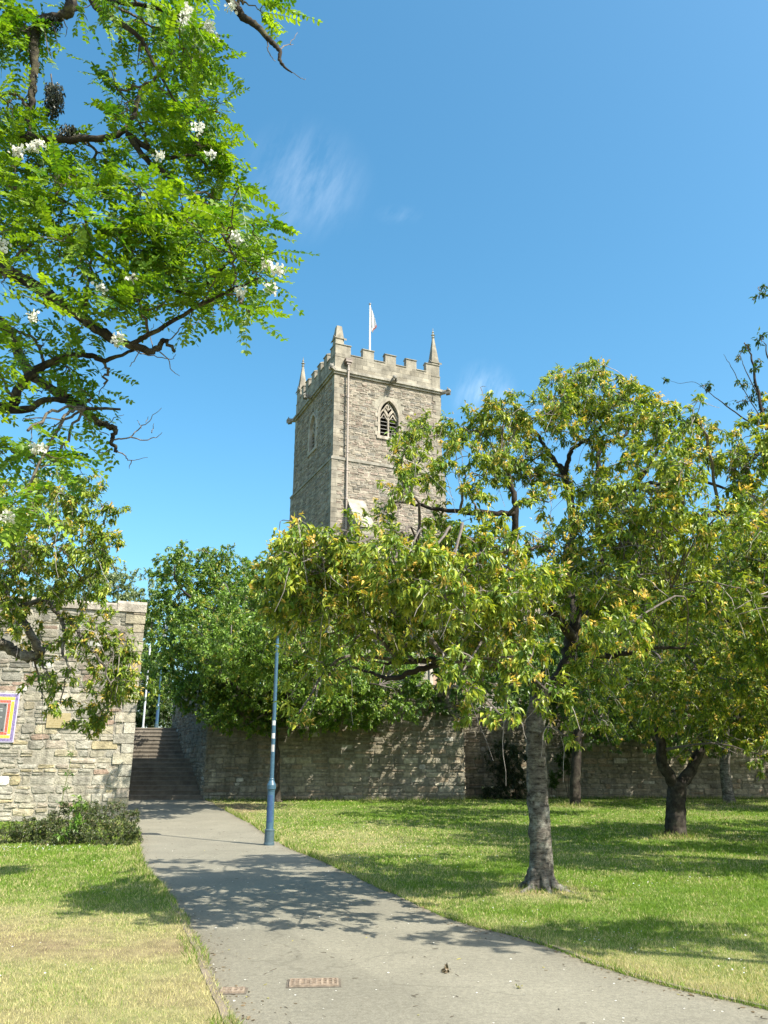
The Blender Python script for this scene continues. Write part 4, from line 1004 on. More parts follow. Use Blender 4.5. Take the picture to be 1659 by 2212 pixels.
t2_list = [(1570,1240,80,55),(1640,1225,50,55),(1360,1465,70,55),(1440,1430,80,55),(1520,1400,80,55),(1600,1375,80,55),(1655,1330,45,55),(1300,1545,55,45,.8),(1390,1565,60,38,.8),(1470,1520,80,55),(1555,1490,80,55),(1630,1455,60,55),(1560,1582,70,38),(1640,1560,50,45),(1645,1630,32,36),(1480,1170,60,50,.8),(1620,1130,60,50,.9),(1340,1400,60,50,.8),(1420,1330,70,50,.8),(1490,1290,70,50,.8),(1700,1400,60,80),(1700,1540,50,70),(1720,1260,60,80),(1250,1500,40,40,.7),(1400,1220,60,40,.6),(1480,1620,50,25,.5),(1420,1480,80,60,1,17.5),(1520,1460,80,60,1,18.5),(1620,1480,80,60,1,17),(1360,1440,70,60,1,20.5),(1330,1380,70,60,1,22)]
clumps(t, t2_list, Y0-1.5, 2.6, 50, cherry_spray(34, .105, CH_G, CH_Y, CH_T, .44), maxr=.04)
t.finish('cherry_tree', T2, 'cherry with a dark forked trunk on the shaded right lawn', 'tree', M_DARKTRUNK, M_LEAF, 'cherry trees')

# ---- two darker cherries by the rear wall
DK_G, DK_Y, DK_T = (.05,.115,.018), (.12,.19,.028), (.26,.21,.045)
t = Tree(); Y0 = T3[1]
t.limb([(1243,1755,Y0),(1243,1735,Y0),(1244,1660,Y0),(1248,1590,Y0),(1255,1520,Y0),(1260,1440,Y0)], .22, .10, 12, 6, .01, .05, .4)
t.limb([(1250,1570,Y0),(1300,1500,Y0-.6),(1360,1440,Y0-1)], .1, .03); t.limb([(1252,1560,Y0),(1200,1480,Y0-.5),(1130,1440,Y0-1)], .1, .03)
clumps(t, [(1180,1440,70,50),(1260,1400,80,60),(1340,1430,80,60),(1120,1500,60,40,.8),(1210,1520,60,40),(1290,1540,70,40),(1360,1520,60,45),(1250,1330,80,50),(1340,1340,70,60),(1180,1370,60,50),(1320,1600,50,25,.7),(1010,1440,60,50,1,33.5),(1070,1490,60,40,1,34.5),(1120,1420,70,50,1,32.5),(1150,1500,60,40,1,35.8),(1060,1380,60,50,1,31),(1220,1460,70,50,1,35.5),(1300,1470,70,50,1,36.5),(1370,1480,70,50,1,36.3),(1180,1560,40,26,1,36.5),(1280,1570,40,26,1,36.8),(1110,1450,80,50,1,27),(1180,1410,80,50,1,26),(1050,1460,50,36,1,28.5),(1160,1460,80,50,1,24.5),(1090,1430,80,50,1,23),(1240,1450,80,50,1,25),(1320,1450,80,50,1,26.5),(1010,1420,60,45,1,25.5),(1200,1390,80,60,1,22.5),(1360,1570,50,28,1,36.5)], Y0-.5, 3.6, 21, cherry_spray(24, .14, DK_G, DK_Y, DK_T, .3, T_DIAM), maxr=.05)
gs = np.random.default_rng(19)
for k in range(26): t.clump((gs.uniform(2.2, 14), gs.uniform(33.8, 37.2), gs.uniform(4.2, 7.6)), (1.25,.9,.8), 66, TW, cherry_spray(26, .16, DK_G, DK_Y, DK_T, .3, T_DIAM), .05)  # foliage added along the wall to keep the sun off it
t.finish('cherry_tree', T3, 'slim dark trunked tree close to the rear wall, half hidden behind the main cherry', 'tree', M_DARKTRUNK, M_GREEN, 'cherry trees')
t = Tree(); Y0 = T4[1]
t.limb([(1575,1752,Y0),(1575,1735,Y0),(1568,1680,Y0),(1566,1620,Y0),(1570,1540,Y0),(1590,1450,Y0)], .24, .12, 12, 6, .01, .05, .4)
t.limb([(1568,1600,Y0),(1500,1520,Y0-.6),(1450,1440,Y0-1)], .1, .03); t.limb([(1570,1560,Y0),(1640,1480,Y0-.5),(1700,1430,Y0-1)], .1, .03)
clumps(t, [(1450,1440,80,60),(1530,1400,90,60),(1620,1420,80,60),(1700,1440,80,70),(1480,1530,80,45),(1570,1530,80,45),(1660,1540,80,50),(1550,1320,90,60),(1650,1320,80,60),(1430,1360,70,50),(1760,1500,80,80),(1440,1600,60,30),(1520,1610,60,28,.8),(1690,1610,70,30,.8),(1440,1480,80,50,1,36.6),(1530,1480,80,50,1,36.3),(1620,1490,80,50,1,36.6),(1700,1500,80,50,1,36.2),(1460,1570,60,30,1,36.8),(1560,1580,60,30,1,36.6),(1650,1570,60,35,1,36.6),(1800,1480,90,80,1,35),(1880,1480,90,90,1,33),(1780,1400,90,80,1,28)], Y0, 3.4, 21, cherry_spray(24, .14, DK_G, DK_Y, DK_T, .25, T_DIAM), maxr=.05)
for k in range(30): t.clump((gs.uniform(11, 27), gs.uniform(34, 37.4), gs.uniform(4.0, 8.2)), (1.3,.9,.85), 66, TW, cherry_spray(26, .16, DK_G, DK_Y, DK_T, .25, T_DIAM), .05)  # more added clumps, shading the rear wall further right
t.finish('cherry_tree', T4, 'tree with a pale sunlit trunk in the shade by the rear wall, far right', 'tree', M_CHERRYBARK, M_GREEN, 'cherry trees')

# ---- upright tree with bare shoots at the right edge
t = Tree(); Y0 = 15.0; b = P(1790, 1740, Y0); b[2] = 0
t.limb([('w',b[0],b[1],-.05),(1790,1600,Y0),(1780,1400,Y0),(1760,1200,Y0),(1735,1080,Y0)], .2, .10, 12, 6, .01, .05, .4)
t.limb([(1740,1100,Y0),(1690,1000,Y0),(1660,930,Y0),(1640,860,Y0),(1625,780,Y0),(1615,745,Y0)], .06, .008)
t.limb([(1738,1090,Y0),(1720,960,Y0),(1690,860,Y0),(1665,790,Y0),(1650,740,Y0)], .05, .008)
t.limb([(1736,1080,Y0),(1730,900,Y0),(1705,720,Y0),(1680,660,Y0),(1655,640,Y0)], .06, .008)
t.limb([(1660,930,Y0),(1610,905,Y0),(1560,870,Y0),(1520,838,Y0)], .022, .005, 6, 5, .006)
t.limb([(1528,845,Y0),(1500,825,Y0),(1470,828,Y0),(1440,820,Y0)], .006, .003, 4, 5, .004)
t.limb([(1650,915,Y0),(1605,840,Y0),(1578,790,Y0),(1563,765,Y0)], .012, .003, 5, 5, .006)
t.limb([(1640,860,Y0),(1610,800,Y0),(1600,770,Y0)], .014, .004, 5, 5, .006)
clumps(t, [(1640,640,18,12,2.2),(1640,620,12,9,2),(1520,832,22,10,2.4),(1440,820,7,5,3),(1598,768,14,14,2.2),(1610,745,18,12,2),(1650,730,20,14,2),(1640,790,22,16,1.5),(1605,830,18,16,1.8),(1640,850,20,24,1.6),(1590,870,26,14,1.6),(1650,890,22,28,1.8),(1620,900,22,14,1.5),(1700,760,30,50,1.2),(1710,860,40,50,1.2),(1700,960,50,50,1.2),(1760,900,50,90,1),(1640,960,30,30,1)], Y0, .3, 26, cherry_spray(13, .10, (.045,.095,.018), (.085,.14,.022), (.2,.13,.05), .25), minD=.15, maxr=.012, grow=1.05)
t.finish('young_tree', b, 'tall open tree with sparse dark green shoots against the sky at the right edge', 'tree', M_DARKTRUNK, M_GREEN)

# ---- left cherry hanging over the wall
t = Tree(1); Y0 = 13.0; b = np.array([-9.2, 13.6, 0.])
t.limb([('w',b[0],b[1],-.05),('w',-9.1,13.6,1.0),('w',-8.9,13.4,2.2),('w',-8.5,13.3,3.0)], .24, .17, 14, 6, .01, .05, .45)
t.limb([('w',-8.6,13.3,2.9),(-120,1390,Y0+.2),(-40,1385,Y0),(0,1389,Y0),(29,1407,Y0),(62,1419,Y0-.1),(86,1412,Y0-.1),(80,1393,Y0-.2),(64,1366,Y0-.2),(37,1323,Y0),(22,1300,Y0+.1),(8,1275,Y0+.2)], .105, .038, 12, 6, .012, .10)
t.limb([(37,1323,Y0),(62,1304,Y0-.2),(102,1302,Y0-.3),(128,1334,Y0-.4),(139,1367,Y0-.5),(135,1403,Y0-.5),(153,1447,Y0-.6)], .05, .015)
t.limb([(150,1341,Y0-.4),(183,1388,Y0-.5),(216,1425,Y0-.6),(240,1480,Y0-.6)], .03, .01)
t.limb([(8,1275,Y0+.2),(50,1220,Y0),(110,1180,Y0-.2),(170,1130,Y0-.4)], .05, .012)
t.limb([('w',-8.5,13.3,3.0),(-100,1250,Y0+.3),(-20,1180,Y0+.2),(60,1110,Y0)], .12, .02)
t.limb([(60,1304,Y0-.2),(130,1280,Y0-.6),(200,1240,Y0-.8),(240,1200,Y0-.9)], .035, .01)
l_list = [(150,1065,80,36),(60,1090,80,55),(190,1110,55,30),(120,1180,120,55,1.1),(215,1190,50,42,1),(60,1280,80,60,.8),(160,1270,65,50,.8),(215,1255,35,30,.7),(185,1370,80,45,.8),(245,1425,45,55,1),(230,1500,55,50,1.1),(195,1555,35,32,1),(110,1470,45,40,.45),(268,1480,30,35,1),(110,1390,60,40,.5),(90,1510,25,40,.4),(130,1520,30,30,.4),(20,1200,60,60),(20,1350,40,40,.8),(-60,1150,80,80),(-70,1300,70,70)]
clumps(t, l_list, Y0-.4, .9, 66, cherry_spray(28, .096, CH_G, (.42,.46,.05), CH_T, .42), maxr=.02)
t.finish('cherry_tree', b, 'cherry drooping over the pale wall and its plaques, trunk out of view', 'tree', M_CHERRYBARK, M_LEAF, 'cherry trees', M_CHERRYBARK)

# ---- mid green tree in front of the retaining wall, beside the steps
t = Tree(); Y0 = 33.5; b = G(598, 1733); b[2] = gz(b[0], b[1])
t.limb([(598,1740,b[1]),(597,1722,b[1]),(596,1640,b[1]),(592,1560,b[1]-.1),(585,1480,b[1]-.2),(575,1400,b[1]-.3),(540,1300,b[1]-.3)], .19, .05, 10, 6, .01, .05, .4)
t.limb([(592,1560,b[1]-.1),(530,1500,b[1]-.6),(460,1440,b[1]-1),(400,1380,b[1]-1.3)], .1, .03)
t.limb([(590,1540,b[1]-.1),(650,1480,b[1]-.6),(740,1470,b[1]-1),(820,1480,b[1]-1.2)], .1, .03)
t.limb([(585,1470,b[1]-.2),(480,1340,b[1]-.8),(390,1270,b[1]-.9),(375,1215,b[1]-.9)], .08, .02)
c_list = [(370,1240,40,45,.9),(350,1320,35,45),(425,1245,55,45),(485,1245,65,45),(545,1265,55,45),(375,1385,45,40),(455,1340,75,55),(535,1345,70,55),(405,1430,55,45),(485,1440,75,55),(565,1430,60,55),(625,1455,60,55),(445,1505,65,35),(525,1530,65,38),(585,1555,45,28),(645,1510,60,40),(705,1505,60,40),(765,1505,60,38),(830,1495,55,32),(870,1535,40,22,1.2),(800,1552,38,18),(390,1490,30,35,.8),(695,1425,70,50),(605,1345,60,55),(620,1285,50,40),(385,1190,22,16,1),(480,1205,30,18,.8),(770,1440,60,45),(850,1420,50,40,.8),(700,1350,60,50,.7),(560,1500,60,40),(470,1545,40,25,.8),(900,1480,30,20),(620,1440,60,50,1,28),(690,1430,60,50,1,29),(560,1400,60,50,1,29),(740,1440,60,45,1,29.5),(640,1380,60,50,1,28.5),(700,1500,50,30,1,28.5),(740,1560,60,22,.7,34.6),(660,1570,50,22,.7,34.8),(520,1570,40,20,.7,34),(330,1440,30,40,.8,38),(345,1500,26,26,.7,40)]
clumps(t, c_list, b[1]-.2, 2.2, 34, cherry_spray(28, .145, (.10,.20,.025), (.27,.37,.05), (.42,.38,.06), .3, T_DIAM), maxr=.045)
gs = np.random.default_rng(29)
for k in range(18): t.clump((gs.uniform(-8.2,-4.6), gs.uniform(33.2,35.6), gs.uniform(5.0,8.2)), (1.0,.8,.7), 44, TW, cherry_spray(26, .145, (.10,.20,.025), (.27,.37,.05), (.42,.38,.06), .3, T_DIAM), .05)  # clumps added to shade the steps
for k in range(14): t.clump((gs.uniform(-6.6,-3.8), gs.uniform(25.5,30.5), gs.uniform(4.8,6.6)), (.95,.8,.6), 46, TW, cherry_spray(26, .13, (.10,.20,.025), (.27,.37,.05), (.42,.38,.06), .3, T_DIAM), .04)  # added foliage throwing shade on the path below the steps
for k in range(9): t.clump((gs.uniform(-5.0,-3.0), gs.uniform(23.6,26.5), gs.uniform(5.2,6.6)), (.8,.7,.5), 40, TW, cherry_spray(26, .12, (.10,.20,.025), (.27,.37,.05), (.42,.38,.06), .3, T_DIAM), .04)  # nearer clumps added far from the trunk, only to shade the path
for k in range(12): t.clump((gs.uniform(-4,1.5), gs.uniform(33.2,35), gs.uniform(4.6,6.6)), (.8,.6,.5), 40, TW, cherry_spray(26, .16, (.10,.20,.025), (.27,.37,.05), (.42,.38,.06), .3, T_DIAM), .05)  # clumps added to dapple the front wall with shade
t.finish('broadleaf_tree', b, 'dense mid green tree behind the blue lamp post, in front of the dappled wall', 'tree', M_DARKTRUNK, M_GREEN)

# ---- trees on the terrace and beyond
def back_tree(x, ybase, Y, hpx, lst, label, name, g, y, dens, size, tmpl=T_DIAM, twig=(.2,.18,.16), zb=TZ):
    t = Tree(); b = P(x, ybase, Y); b[2] = zb
    top = P(x, hpx, Y)
    t.limb([('w',b[0],b[1],zb-.1),('w',b[0]+.1,b[1],zb+.35*(top[2]-zb)),('w',*top)], .28, .05, 8, 6, .03)
    clumps(t, lst, Y, 1.6, dens*3.4, cherry_spray(22, size, g, y, y, .1, tmpl), twig=twig, maxr=.05)
    t.finish(name, b, label, 'tree', M_DARKTRUNK, M_GREEN, 'trees behind the walls')
back_tree(255, 1500, 62, 1270, [(255,1270,50,45),(225,1240,35,30,.8),(290,1310,45,50),(240,1340,60,50),(180,1330,60,50),(120,1300,70,60),(300,1390,30,60)], 'pale feathery tree far behind the left wall', 'poplar_tree', (.17,.23,.09), (.28,.33,.15), 3.0, .24)
back_tree(325, 1560, 52, 1330, [(310,1530,40,40,1.6,49),(335,1510,40,40,1.5,50),(285,1550,40,30,1.5,50),(365,1555,40,26,1.5,49),(320,1450,40,40,1.3,50),(330,1400,45,60,.8),(318,1460,28,45,.8),(350,1500,45,50),(300,1540,40,30),(380,1520,50,50),(340,1330,40,40,.7),(300,1480,30,60,1.2,47),(330,1540,40,24,1.5,48),(350,1450,40,50,1.2,47.5)], 'loose tree behind the lantern at the top of the steps', 'broadleaf_tree', (.045,.09,.02), (.10,.15,.035), 2.6, .22)
back_tree(430, 1560, 56, 1300, [(430,1320,70,60),(500,1300,70,60),(560,1330,70,60),(420,1430,70,60),(510,1420,80,60),(590,1400,60,70),(470,1510,80,40)], 'dark tree filling the gap left of the church', 'broadleaf_tree', (.04,.085,.018), (.09,.14,.03), 2.2, .24)
back_tree(1390, 1560, 41.5, 1290, [(1320,1290,70,55),(1400,1270,80,55),(1480,1290,80,60),(1350,1370,80,60),(1440,1380,80,60),(1300,1440,70,60),(1400,1460,80,50),(1250,1380,50,60,.7)], 'dark bushy tree on the terrace in front of the nave', 'broadleaf_tree', (.035,.085,.02), (.07,.125,.025), 3.4, .20)
back_tree(1600, 1560, 41, 1260, [(1560,1270,80,60),(1640,1260,70,60),(1590,1360,80,60),(1680,1370,90,80),(1540,1450,90,60),(1640,1470,90,60),(1720,1250,80,80)], 'broad dark tree on the terrace at the far right', 'broadleaf_tree', (.04,.09,.02), (.08,.13,.025), 3.2, .20)

# ---- shrubs
def shrub(name, lst, Y, spread, dens, size, cols, label, zfix=None, tmpl=T_DIAM, hang=.1, thick=.9, cat='shrub', n=24):
    t = Tree(); x, y = lst[0][:2]; 
    for c in lst:
        x, y, rx, ry = c[:4]; yy = c[4] if len(c) > 4 else Y+R.uniform(-spread, spread); p = P(x, y, yy); dp = depth(p)
        gzv = float(gz(p[0], p[1])); r = np.array([rx, thick*(rx+ry)/2, ry])*dp/FPX
        base = np.array([p[0]+R.uniform(-.2,.2), p[1], gzv-.02])
        t.twig.tube(smooth_path([base, (base+p)/2+R.normal(size=3)*.05, p], 4), np.linspace(.018,.006,9), 4, (.10,.08,.06))
        t.clump(p, r, int(1.8*dens*math.pi*rx*ry*(dp/FPX)**2), (.12,.10,.07), cherry_spray(n, size, *cols, .25, tmpl, .9, hang), reach=False)
    b = P(lst[0][0], lst[0][1], Y); b[2] = float(gz(b[0], b[1])); e = empty(name, tuple(b), label, cat)
    for m in (t.twig, t.leaf): m.v = [q-b for q in m.v]
    t.twig.build('stems', M_TWIG, e); t.leaf.build('foliage', M_GREEN, e); return e
bush = [(150,1775,50,26,21.5),(200,1790,50,28,20.8),(245,1800,45,26,20.4),(285,1812,22,24,20.0),(110,1800,45,24,20.5),(160,1815,50,18,19.8),(220,1822,40,14,19.6),(60,1812,45,20,20.2),(15,1815,40,20,20.0),(285,1780,20,20,21.5),(245,1768,16,22,21.8),(190,1762,30,18,22),(-40,1812,50,22,20.2),(270,1830,25,9,19.5),(60,1790,35,14,21.5),(100,1825,40,10,19.6)]
bush = [(x, y-9, rx*1.08, ry*1.35, Y_) for x, y, rx, ry, Y_ in bush]
shrub('low_shrub', bush, 20.5, .4, 60, .06, ((.055,.085,.022),(.11,.125,.03),(.20,.17,.06)), 'low sprawling green shrub along the foot of the pale wall', n=30)
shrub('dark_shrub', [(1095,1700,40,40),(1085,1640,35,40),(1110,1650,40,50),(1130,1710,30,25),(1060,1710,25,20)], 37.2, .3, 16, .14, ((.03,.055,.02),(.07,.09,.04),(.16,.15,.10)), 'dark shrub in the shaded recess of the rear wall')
shrub('ivy_plant', [(1215,1660,18,30),(1195,1690,14,22),(1225,1625,14,22)], 38.0, .15, 18, .15, ((.05,.11,.02),(.09,.16,.03),(.12,.18,.04)), 'small bright ivy clump on the rear wall between two trunks', thick=.3)
# tall weed and bindweed growing through the low shrub
t = Tree(); b = G(126, 1795); b[1] = 21.4; b = P(126, 1760, 21.4); b[2] = float(gz(b[0], b[1]))
pts = [P(126,1770,21.4), P(133,1735,21.4), P(140,1700,21.4), P(147,1670,21.4), P(156,1630,21.5), P(160,1612,21.5)]
t.twig.tube(smooth_path([b]+pts, 4), np.linspace(.016,.004,25), 5, (.13,.15,.05))
for k in (1,2,3,4): t.clump(pts[k], (.16,.16,.08), 5, (.12,.15,.04), cherry_spray(5, .09, (.06,.13,.02),(.12,.2,.04),(.2,.24,.05),.1,T_OVAL,.5,.2), reach=False)
for x, y in ((172,1722),(176,1742),(182,1735),(168,1735)):
    c = P(x,y,21.2); t.twig.tube(smooth_path([np.array([c[0]-.05,c[1]+.1,gz(c[0],c[1])]), c+[-.05,0,-.3], c], 4), np.linspace(.01,.004,9), 4, (.14,.17,.05))
    t.clump(c, (.14,.14,.10), 4, (.14,.17,.05), cherry_spray(5, .15, (.11,.20,.03),(.2,.28,.06),(.25,.3,.08),.1,T_OVAL,.6,.4), reach=False)
for x, y in ((195,1790),(215,1785),(160,1800),(150,1812),(205,1775)):
    t.clump(P(x*.62+40,y-6,19.5), (.12,.1,.08), 4, (.14,.17,.05), cherry_spray(5, .13, (.10,.20,.02),(.14,.25,.03),(.2,.28,.05),.1,T_OVAL,.6,.2), reach=False)
e = empty('tall_weed', tuple(b), 'thin tall weed rising from the low shrub against the pale wall', 'weed')
for m in (t.twig, t.leaf): m.v = [q-b for q in m.v]
t.twig.build('stem', M_TWIG, e); t.leaf.build('foliage', M_GREEN, e)

# ---- flowering locust tree overhead, trunk out of view on the left
t = Tree(); b = np.array([-5.6, 5.2, 0.])
t.limb([('w',b[0],b[1],-.05),('w',-5.55,5.2,1.5),('w',-5.4,5.2,3.0),('w',-5.2,5.2,4.3)], .26, .19, 14, 6, .01, .06, .5)
A_ = ('w',-5.2,5.2,4.2); B_ = ('w',-5.0,5.2,5.6)
t.limb([('w',-5.2,5.2,4.3),('w',-5.1,5.2,5.0),B_,('w',-4.6,5.1,6.8),('w',-4.0,5.0,7.8)], .17, .06, 12)
t.limb([A_,(-200,430,5.2),(-60,540,5.1),(0,575,5),(92,631,5),(161,675,5),(225,720,4.9),(281,744,4.9),(334,756,4.9),(354,736,4.9),(378,760,4.9)], .056, .010, 10, 6, .007, .10)
t.limb([B_,(-140,260,5.4),(-40,330,5.4),(0,374,5.4),(40,414,5.4),(72,446,5.4),(160,520,5.3),(290,600,5.2),(420,640,5.1)], .05, .010, 10, 6, .006, .09)
t.limb([A_,(-200,600,5.6),(-60,660,5.6),(0,697,5.6),(33,743,5.6),(62,802,5.6),(108,838,5.6),(164,871,5.5),(204,907,5.5),(230,920,5.5),(250,927,5.5),(242,953,5.5),(253,976,5.5)], .055, .010, 10, 6, .006, .10)
t.limb([('w',-5.3,5.2,3.7),(-200,900,5.2),(-60,890,5.1),(0,881,5.1),(26,878,5.1),(39,842,5.1),(72,806,5.1),(109,783,5.1),(148,768,5.1),(197,768,5.1),(230,778,5.1),(289,756,5)], .05, .010, 8, 5, .005, .08)
t.limb([(-10,885,5.1),(59,884,5.1),(92,865,5.1),(132,865,5.1),(184,881,5.1),(260,884,5.1)], .03, .008, 7, 5, .004, .06)
t.limb([('w',-4.6,5.1,6.8),(100,-90,5.2),(153,0,5.0),(133,32,5),(92,44,5),(76,80,5),(74,141,5),(70,193,5),(66,241,5),(60,298,5)], .05, .018, 10, 6, .006, .12)
t.limb([(40,296,5.0),(121,302,5),(209,298,5),(261,287,5),(289,249,5),(302,193,5),(330,173,5),(360,140,5)], .032, .006, 8, 6, .005, .08)
t.limb([(275,290,5),(330,326,5),(374,342,5),(430,330,5)], .026, .007, 7, 5, .004); t.limb([(280,292,5),(314,342,5),(362,378,5),(422,426,5),(470,450,5)], .026, .006, 7, 5, .004)
t.limb([('w',-4.0,5.0,7.8),(150,-120,4.8),(197,0,4.8),(225,28,4.8),(281,64,4.8),(310,92,4.8),(334,141,4.8),(380,220,4.8)], .036, .006, 8, 6, .004)
t.limb([('w',-4.0,5.0,7.8),(350,-140,4.6),(495,0,4.6),(523,36,4.6),(555,56,4.6),(583,88,4.6),(603,109,4.6),(607,137,4.6),(631,157,4.6)], .04, .005, 8, 6, .004, .08)
t.limb([(197,0,4.8),(300,10,4.7),(400,40,4.7),(450,80,4.7)], .02, .006, 7, 5, .004)
t.limb([(281,744,4.9),(380,690,4.8),(470,640,4.7),(560,600,4.7)], .02, .006, 6, 5, .004); t.limb([(420,640,5.1),(500,560,4.9),(560,500,4.8)], .018, .006, 6, 5, .004)
t.limb([(-10,1010,5.5),(60,980,5.5),(150,975,5.5)], .018, .005, 6, 5, .004); t.limb([('w',-5.2,5.2,4.0),(-150,1000,5.5),(-10,1010,5.5)], .04, .018, 6, 5, .004)
# bare grey twigs
for pts, r in (([(247,950),(280,944),(303,924),(325,905),(349,881)],.007),([(280,944),(313,950),(335,945),(350,934)],.006),([(253,973),(270,985),(283,995),(319,988)],.006),([(283,995),(280,1005),(279,1013)],.004),
    ([(242,968),(222,978),(205,974),(192,968)],.006),([(222,978),(223,992),(240,1000),(243,996)],.004),([(315,912),(320,900)],.003),([(305,925),(296,908)],.003),([(328,935),(332,915)],.004),([(235,940),(215,930),(210,915)],.004),([(236,915),(250,900),(268,896)],.004),
    ([(289,756),(310,765),(350,773),(372,775),(380,765)],.005),([(345,760),(362,775),(372,800),(388,812)],.005),([(303,757),(285,785),(280,792)],.004),([(354,738),(372,730),(395,705),(420,700),(435,690)],.006),([(330,750),(325,720),(332,700)],.004),
    ([(603,109),(615,100),(627,95),(643,70)],.006),([(567,60),(576,80),(579,105),(587,125),(595,133)],.007),([(607,137),(618,150),(650,168),(660,170)],.004),([(627,95),(634,96)],.003),
    ([(110,160),(118,200),(140,235)],.006),([(95,60),(103,100),(110,130)],.005),([(135,40),(145,60),(140,80)],.006),([(110,50),(122,80),(127,112)],.004)):
    Yb = 4.6 if pts[0][0] > 500 else (5.5 if pts[0][1] > 860 else 4.95)
    q = smooth_path([P(x,y,Yb+.05*k) for k,(x,y) in enumerate(pts)], 4, .004); t.twig.tube(q, np.linspace(r,.0018,len(q)), 5, (.17,.145,.125))
LG, LY = np.array((.06,.155,.014)), np.array((.25,.37,.024))
def locust_spray(s, q, e):
    m = R.integers(2, 5)
    for _ in range(m):
        u = R.uniform(.35,1); i0 = min(int(u*(len(q)-1)), len(q)-2); p = q[i0]+(q[i0+1]-q[i0])*(u*(len(q)-1)-i0)
        ax = q[-1]-q[-2]; ax /= np.linalg.norm(ax)+1e-9
        d = unit(1)[0]*np.array([1,1,.55])+ax*.7+np.array([.25,0,.12]); d /= np.linalg.norm(d)
        L = R.uniform(.19,.31); npair = R.integers(6,10); sag = np.array([0,0,-1])*R.uniform(.1,.35)*L
        nrm = unit(1)[0]*.6+np.array([.1,-.25,.9]); sd = np.cross(d, nrm); sd /= np.linalg.norm(sd); nrm = np.cross(sd, d)
        tt = np.linspace(.22,.97,npair); ctr = p+np.outer(tt*L, d)+np.outer(tt**2, sag)
        s.leaf.tube(np.vstack([p, ctr[npair//2], ctr[-1]]), .0018, 3, LY*.9)
        f = np.repeat(ctr,2,0); sg = np.tile([1,-1],npair)[:,None]
        dd = sg*sd*1.0+d*.35+R.normal(size=(2*npair,3))*.18+np.array([0,0,-.18]); nn = nrm+R.normal(size=(2*npair,3))*.28
        f = np.vstack([f, ctr[-1:]]); dd = np.vstack([dd, d[None]]); nn = np.vstack([nn, nrm[None]])
        y = np.clip(R.normal(.42,.3),0,1); col = (LG*(1-y)+LY*y)*R.uniform(.8,1.2,(2*npair+1,1))
        leaves(s.leaf, f, dd, nn, R.uniform(.039,.053,2*npair+1)*(1-.25*np.abs(np.r_[np.repeat(tt,2),1]-.5)), col, T_LEAFLET, R.uniform(.9,1.2,2*npair+1))
loc_list = [(30,60,65,70,1.1),(15,200,45,50,.8),(70,330,85,50,1),(330,60,100,55,.9),(415,105,70,55,1),(385,180,75,50,1),(405,250,75,50,1),(470,242,45,14,1),(255,200,65,40,.8),(300,265,80,38,.8),(420,300,75,48,1),(455,370,55,45,1),(465,430,70,45,1),(205,350,90,42,.9),(285,425,105,55,1),(120,425,110,55,1.1),
 (335,500,120,62,1.2),(480,505,95,50,1.2),(560,482,42,18,1),(420,590,140,55,1.1),(545,590,60,45,1),(205,545,130,60,1),(80,520,90,55,.9),(285,640,105,45,1),(430,660,75,38,.9),(520,655,40,28,.9),(95,655,55,35,.7),(50,720,55,45,.7),(145,775,70,32,.7),(225,830,36,18,.7),(125,830,65,32,.6),(195,862,50,22,.8),(60,930,60,26,.5),(135,905,70,24,.8),(40,985,60,35,.9),(115,1005,85,32,.9),(40,1070,65,50,.8),
 (600,14,50,16,.8),(530,4,40,20,.8),(230,20,60,26,.5),(300,110,40,30,.6),(20,400,40,50,.9),(-60,300,90,120,.8),(-60,520,80,120,.7),(-70,780,70,120,.7),(350,360,60,30,.7),(10,600,40,40,.6),(-40,60,60,80,.7),(240,-40,120,40,.6),(420,-30,80,40,.7),(180,700,60,26,.5)]
clumps(t, loc_list, 4.95, .5, 108, locust_spray, twig=(.10,.085,.06), minD=.28, maxr=.012, thick=.8, grow=1.08)
lt = t.finish('locust_tree', b, 'overhanging locust tree with feathery leaves and white blossom at upper left', 'tree', M_WOODDARK, M_LOCUST)
def raceme(x, y, Y, L, n):
    mb = MB(); p = P(x, y, Y); loc = p-b
    tt = R.random(n); pos = np.stack([R.normal(size=n)*.018, R.normal(size=n)*.018, -tt*L*.8+.02], 1)+loc
    d = unit(n)+np.array([0,-.2,-.5]); leaves(mb, pos, d, unit(n), R.uniform(.018,.028,n), np.array([[.82,.81,.73]])*R.uniform(.85,1.05,(n,1)), T_LEAFLET, 1.7)
    mb.tube([loc+[0,0,.06], loc, loc+[0,0,-L]], .002, 3, (.3,.35,.1)); mb.build('flower_cluster', M_PETAL, lt)
for x, y, L, n in ((405,25,.16,90),(415,70,.14,60),(398,50,.14,60),(452,60,.16,90),(463,88,.12,60),(432,100,.12,40),(38,332,.07,90),(70,325,.06,60),(88,320,.05,40),(508,515,.07,40),(512,528,.06,30),(578,575,.08,70),(600,590,.06,40),(585,628,.07,60),(520,635,.07,35),(284,612,.05,35),(5,530,.12,70),(218,630,.06,25),(255,738,.08,45),(345,345,.06,25),(455,340,.05,25),(80,975,.06,40),(20,1120,.07,35),(70,690,.05,25),(430,280,.12,30),(500,20,.09,30)):
    raceme(x, y-8, 4.55, L, int(n*1.35))
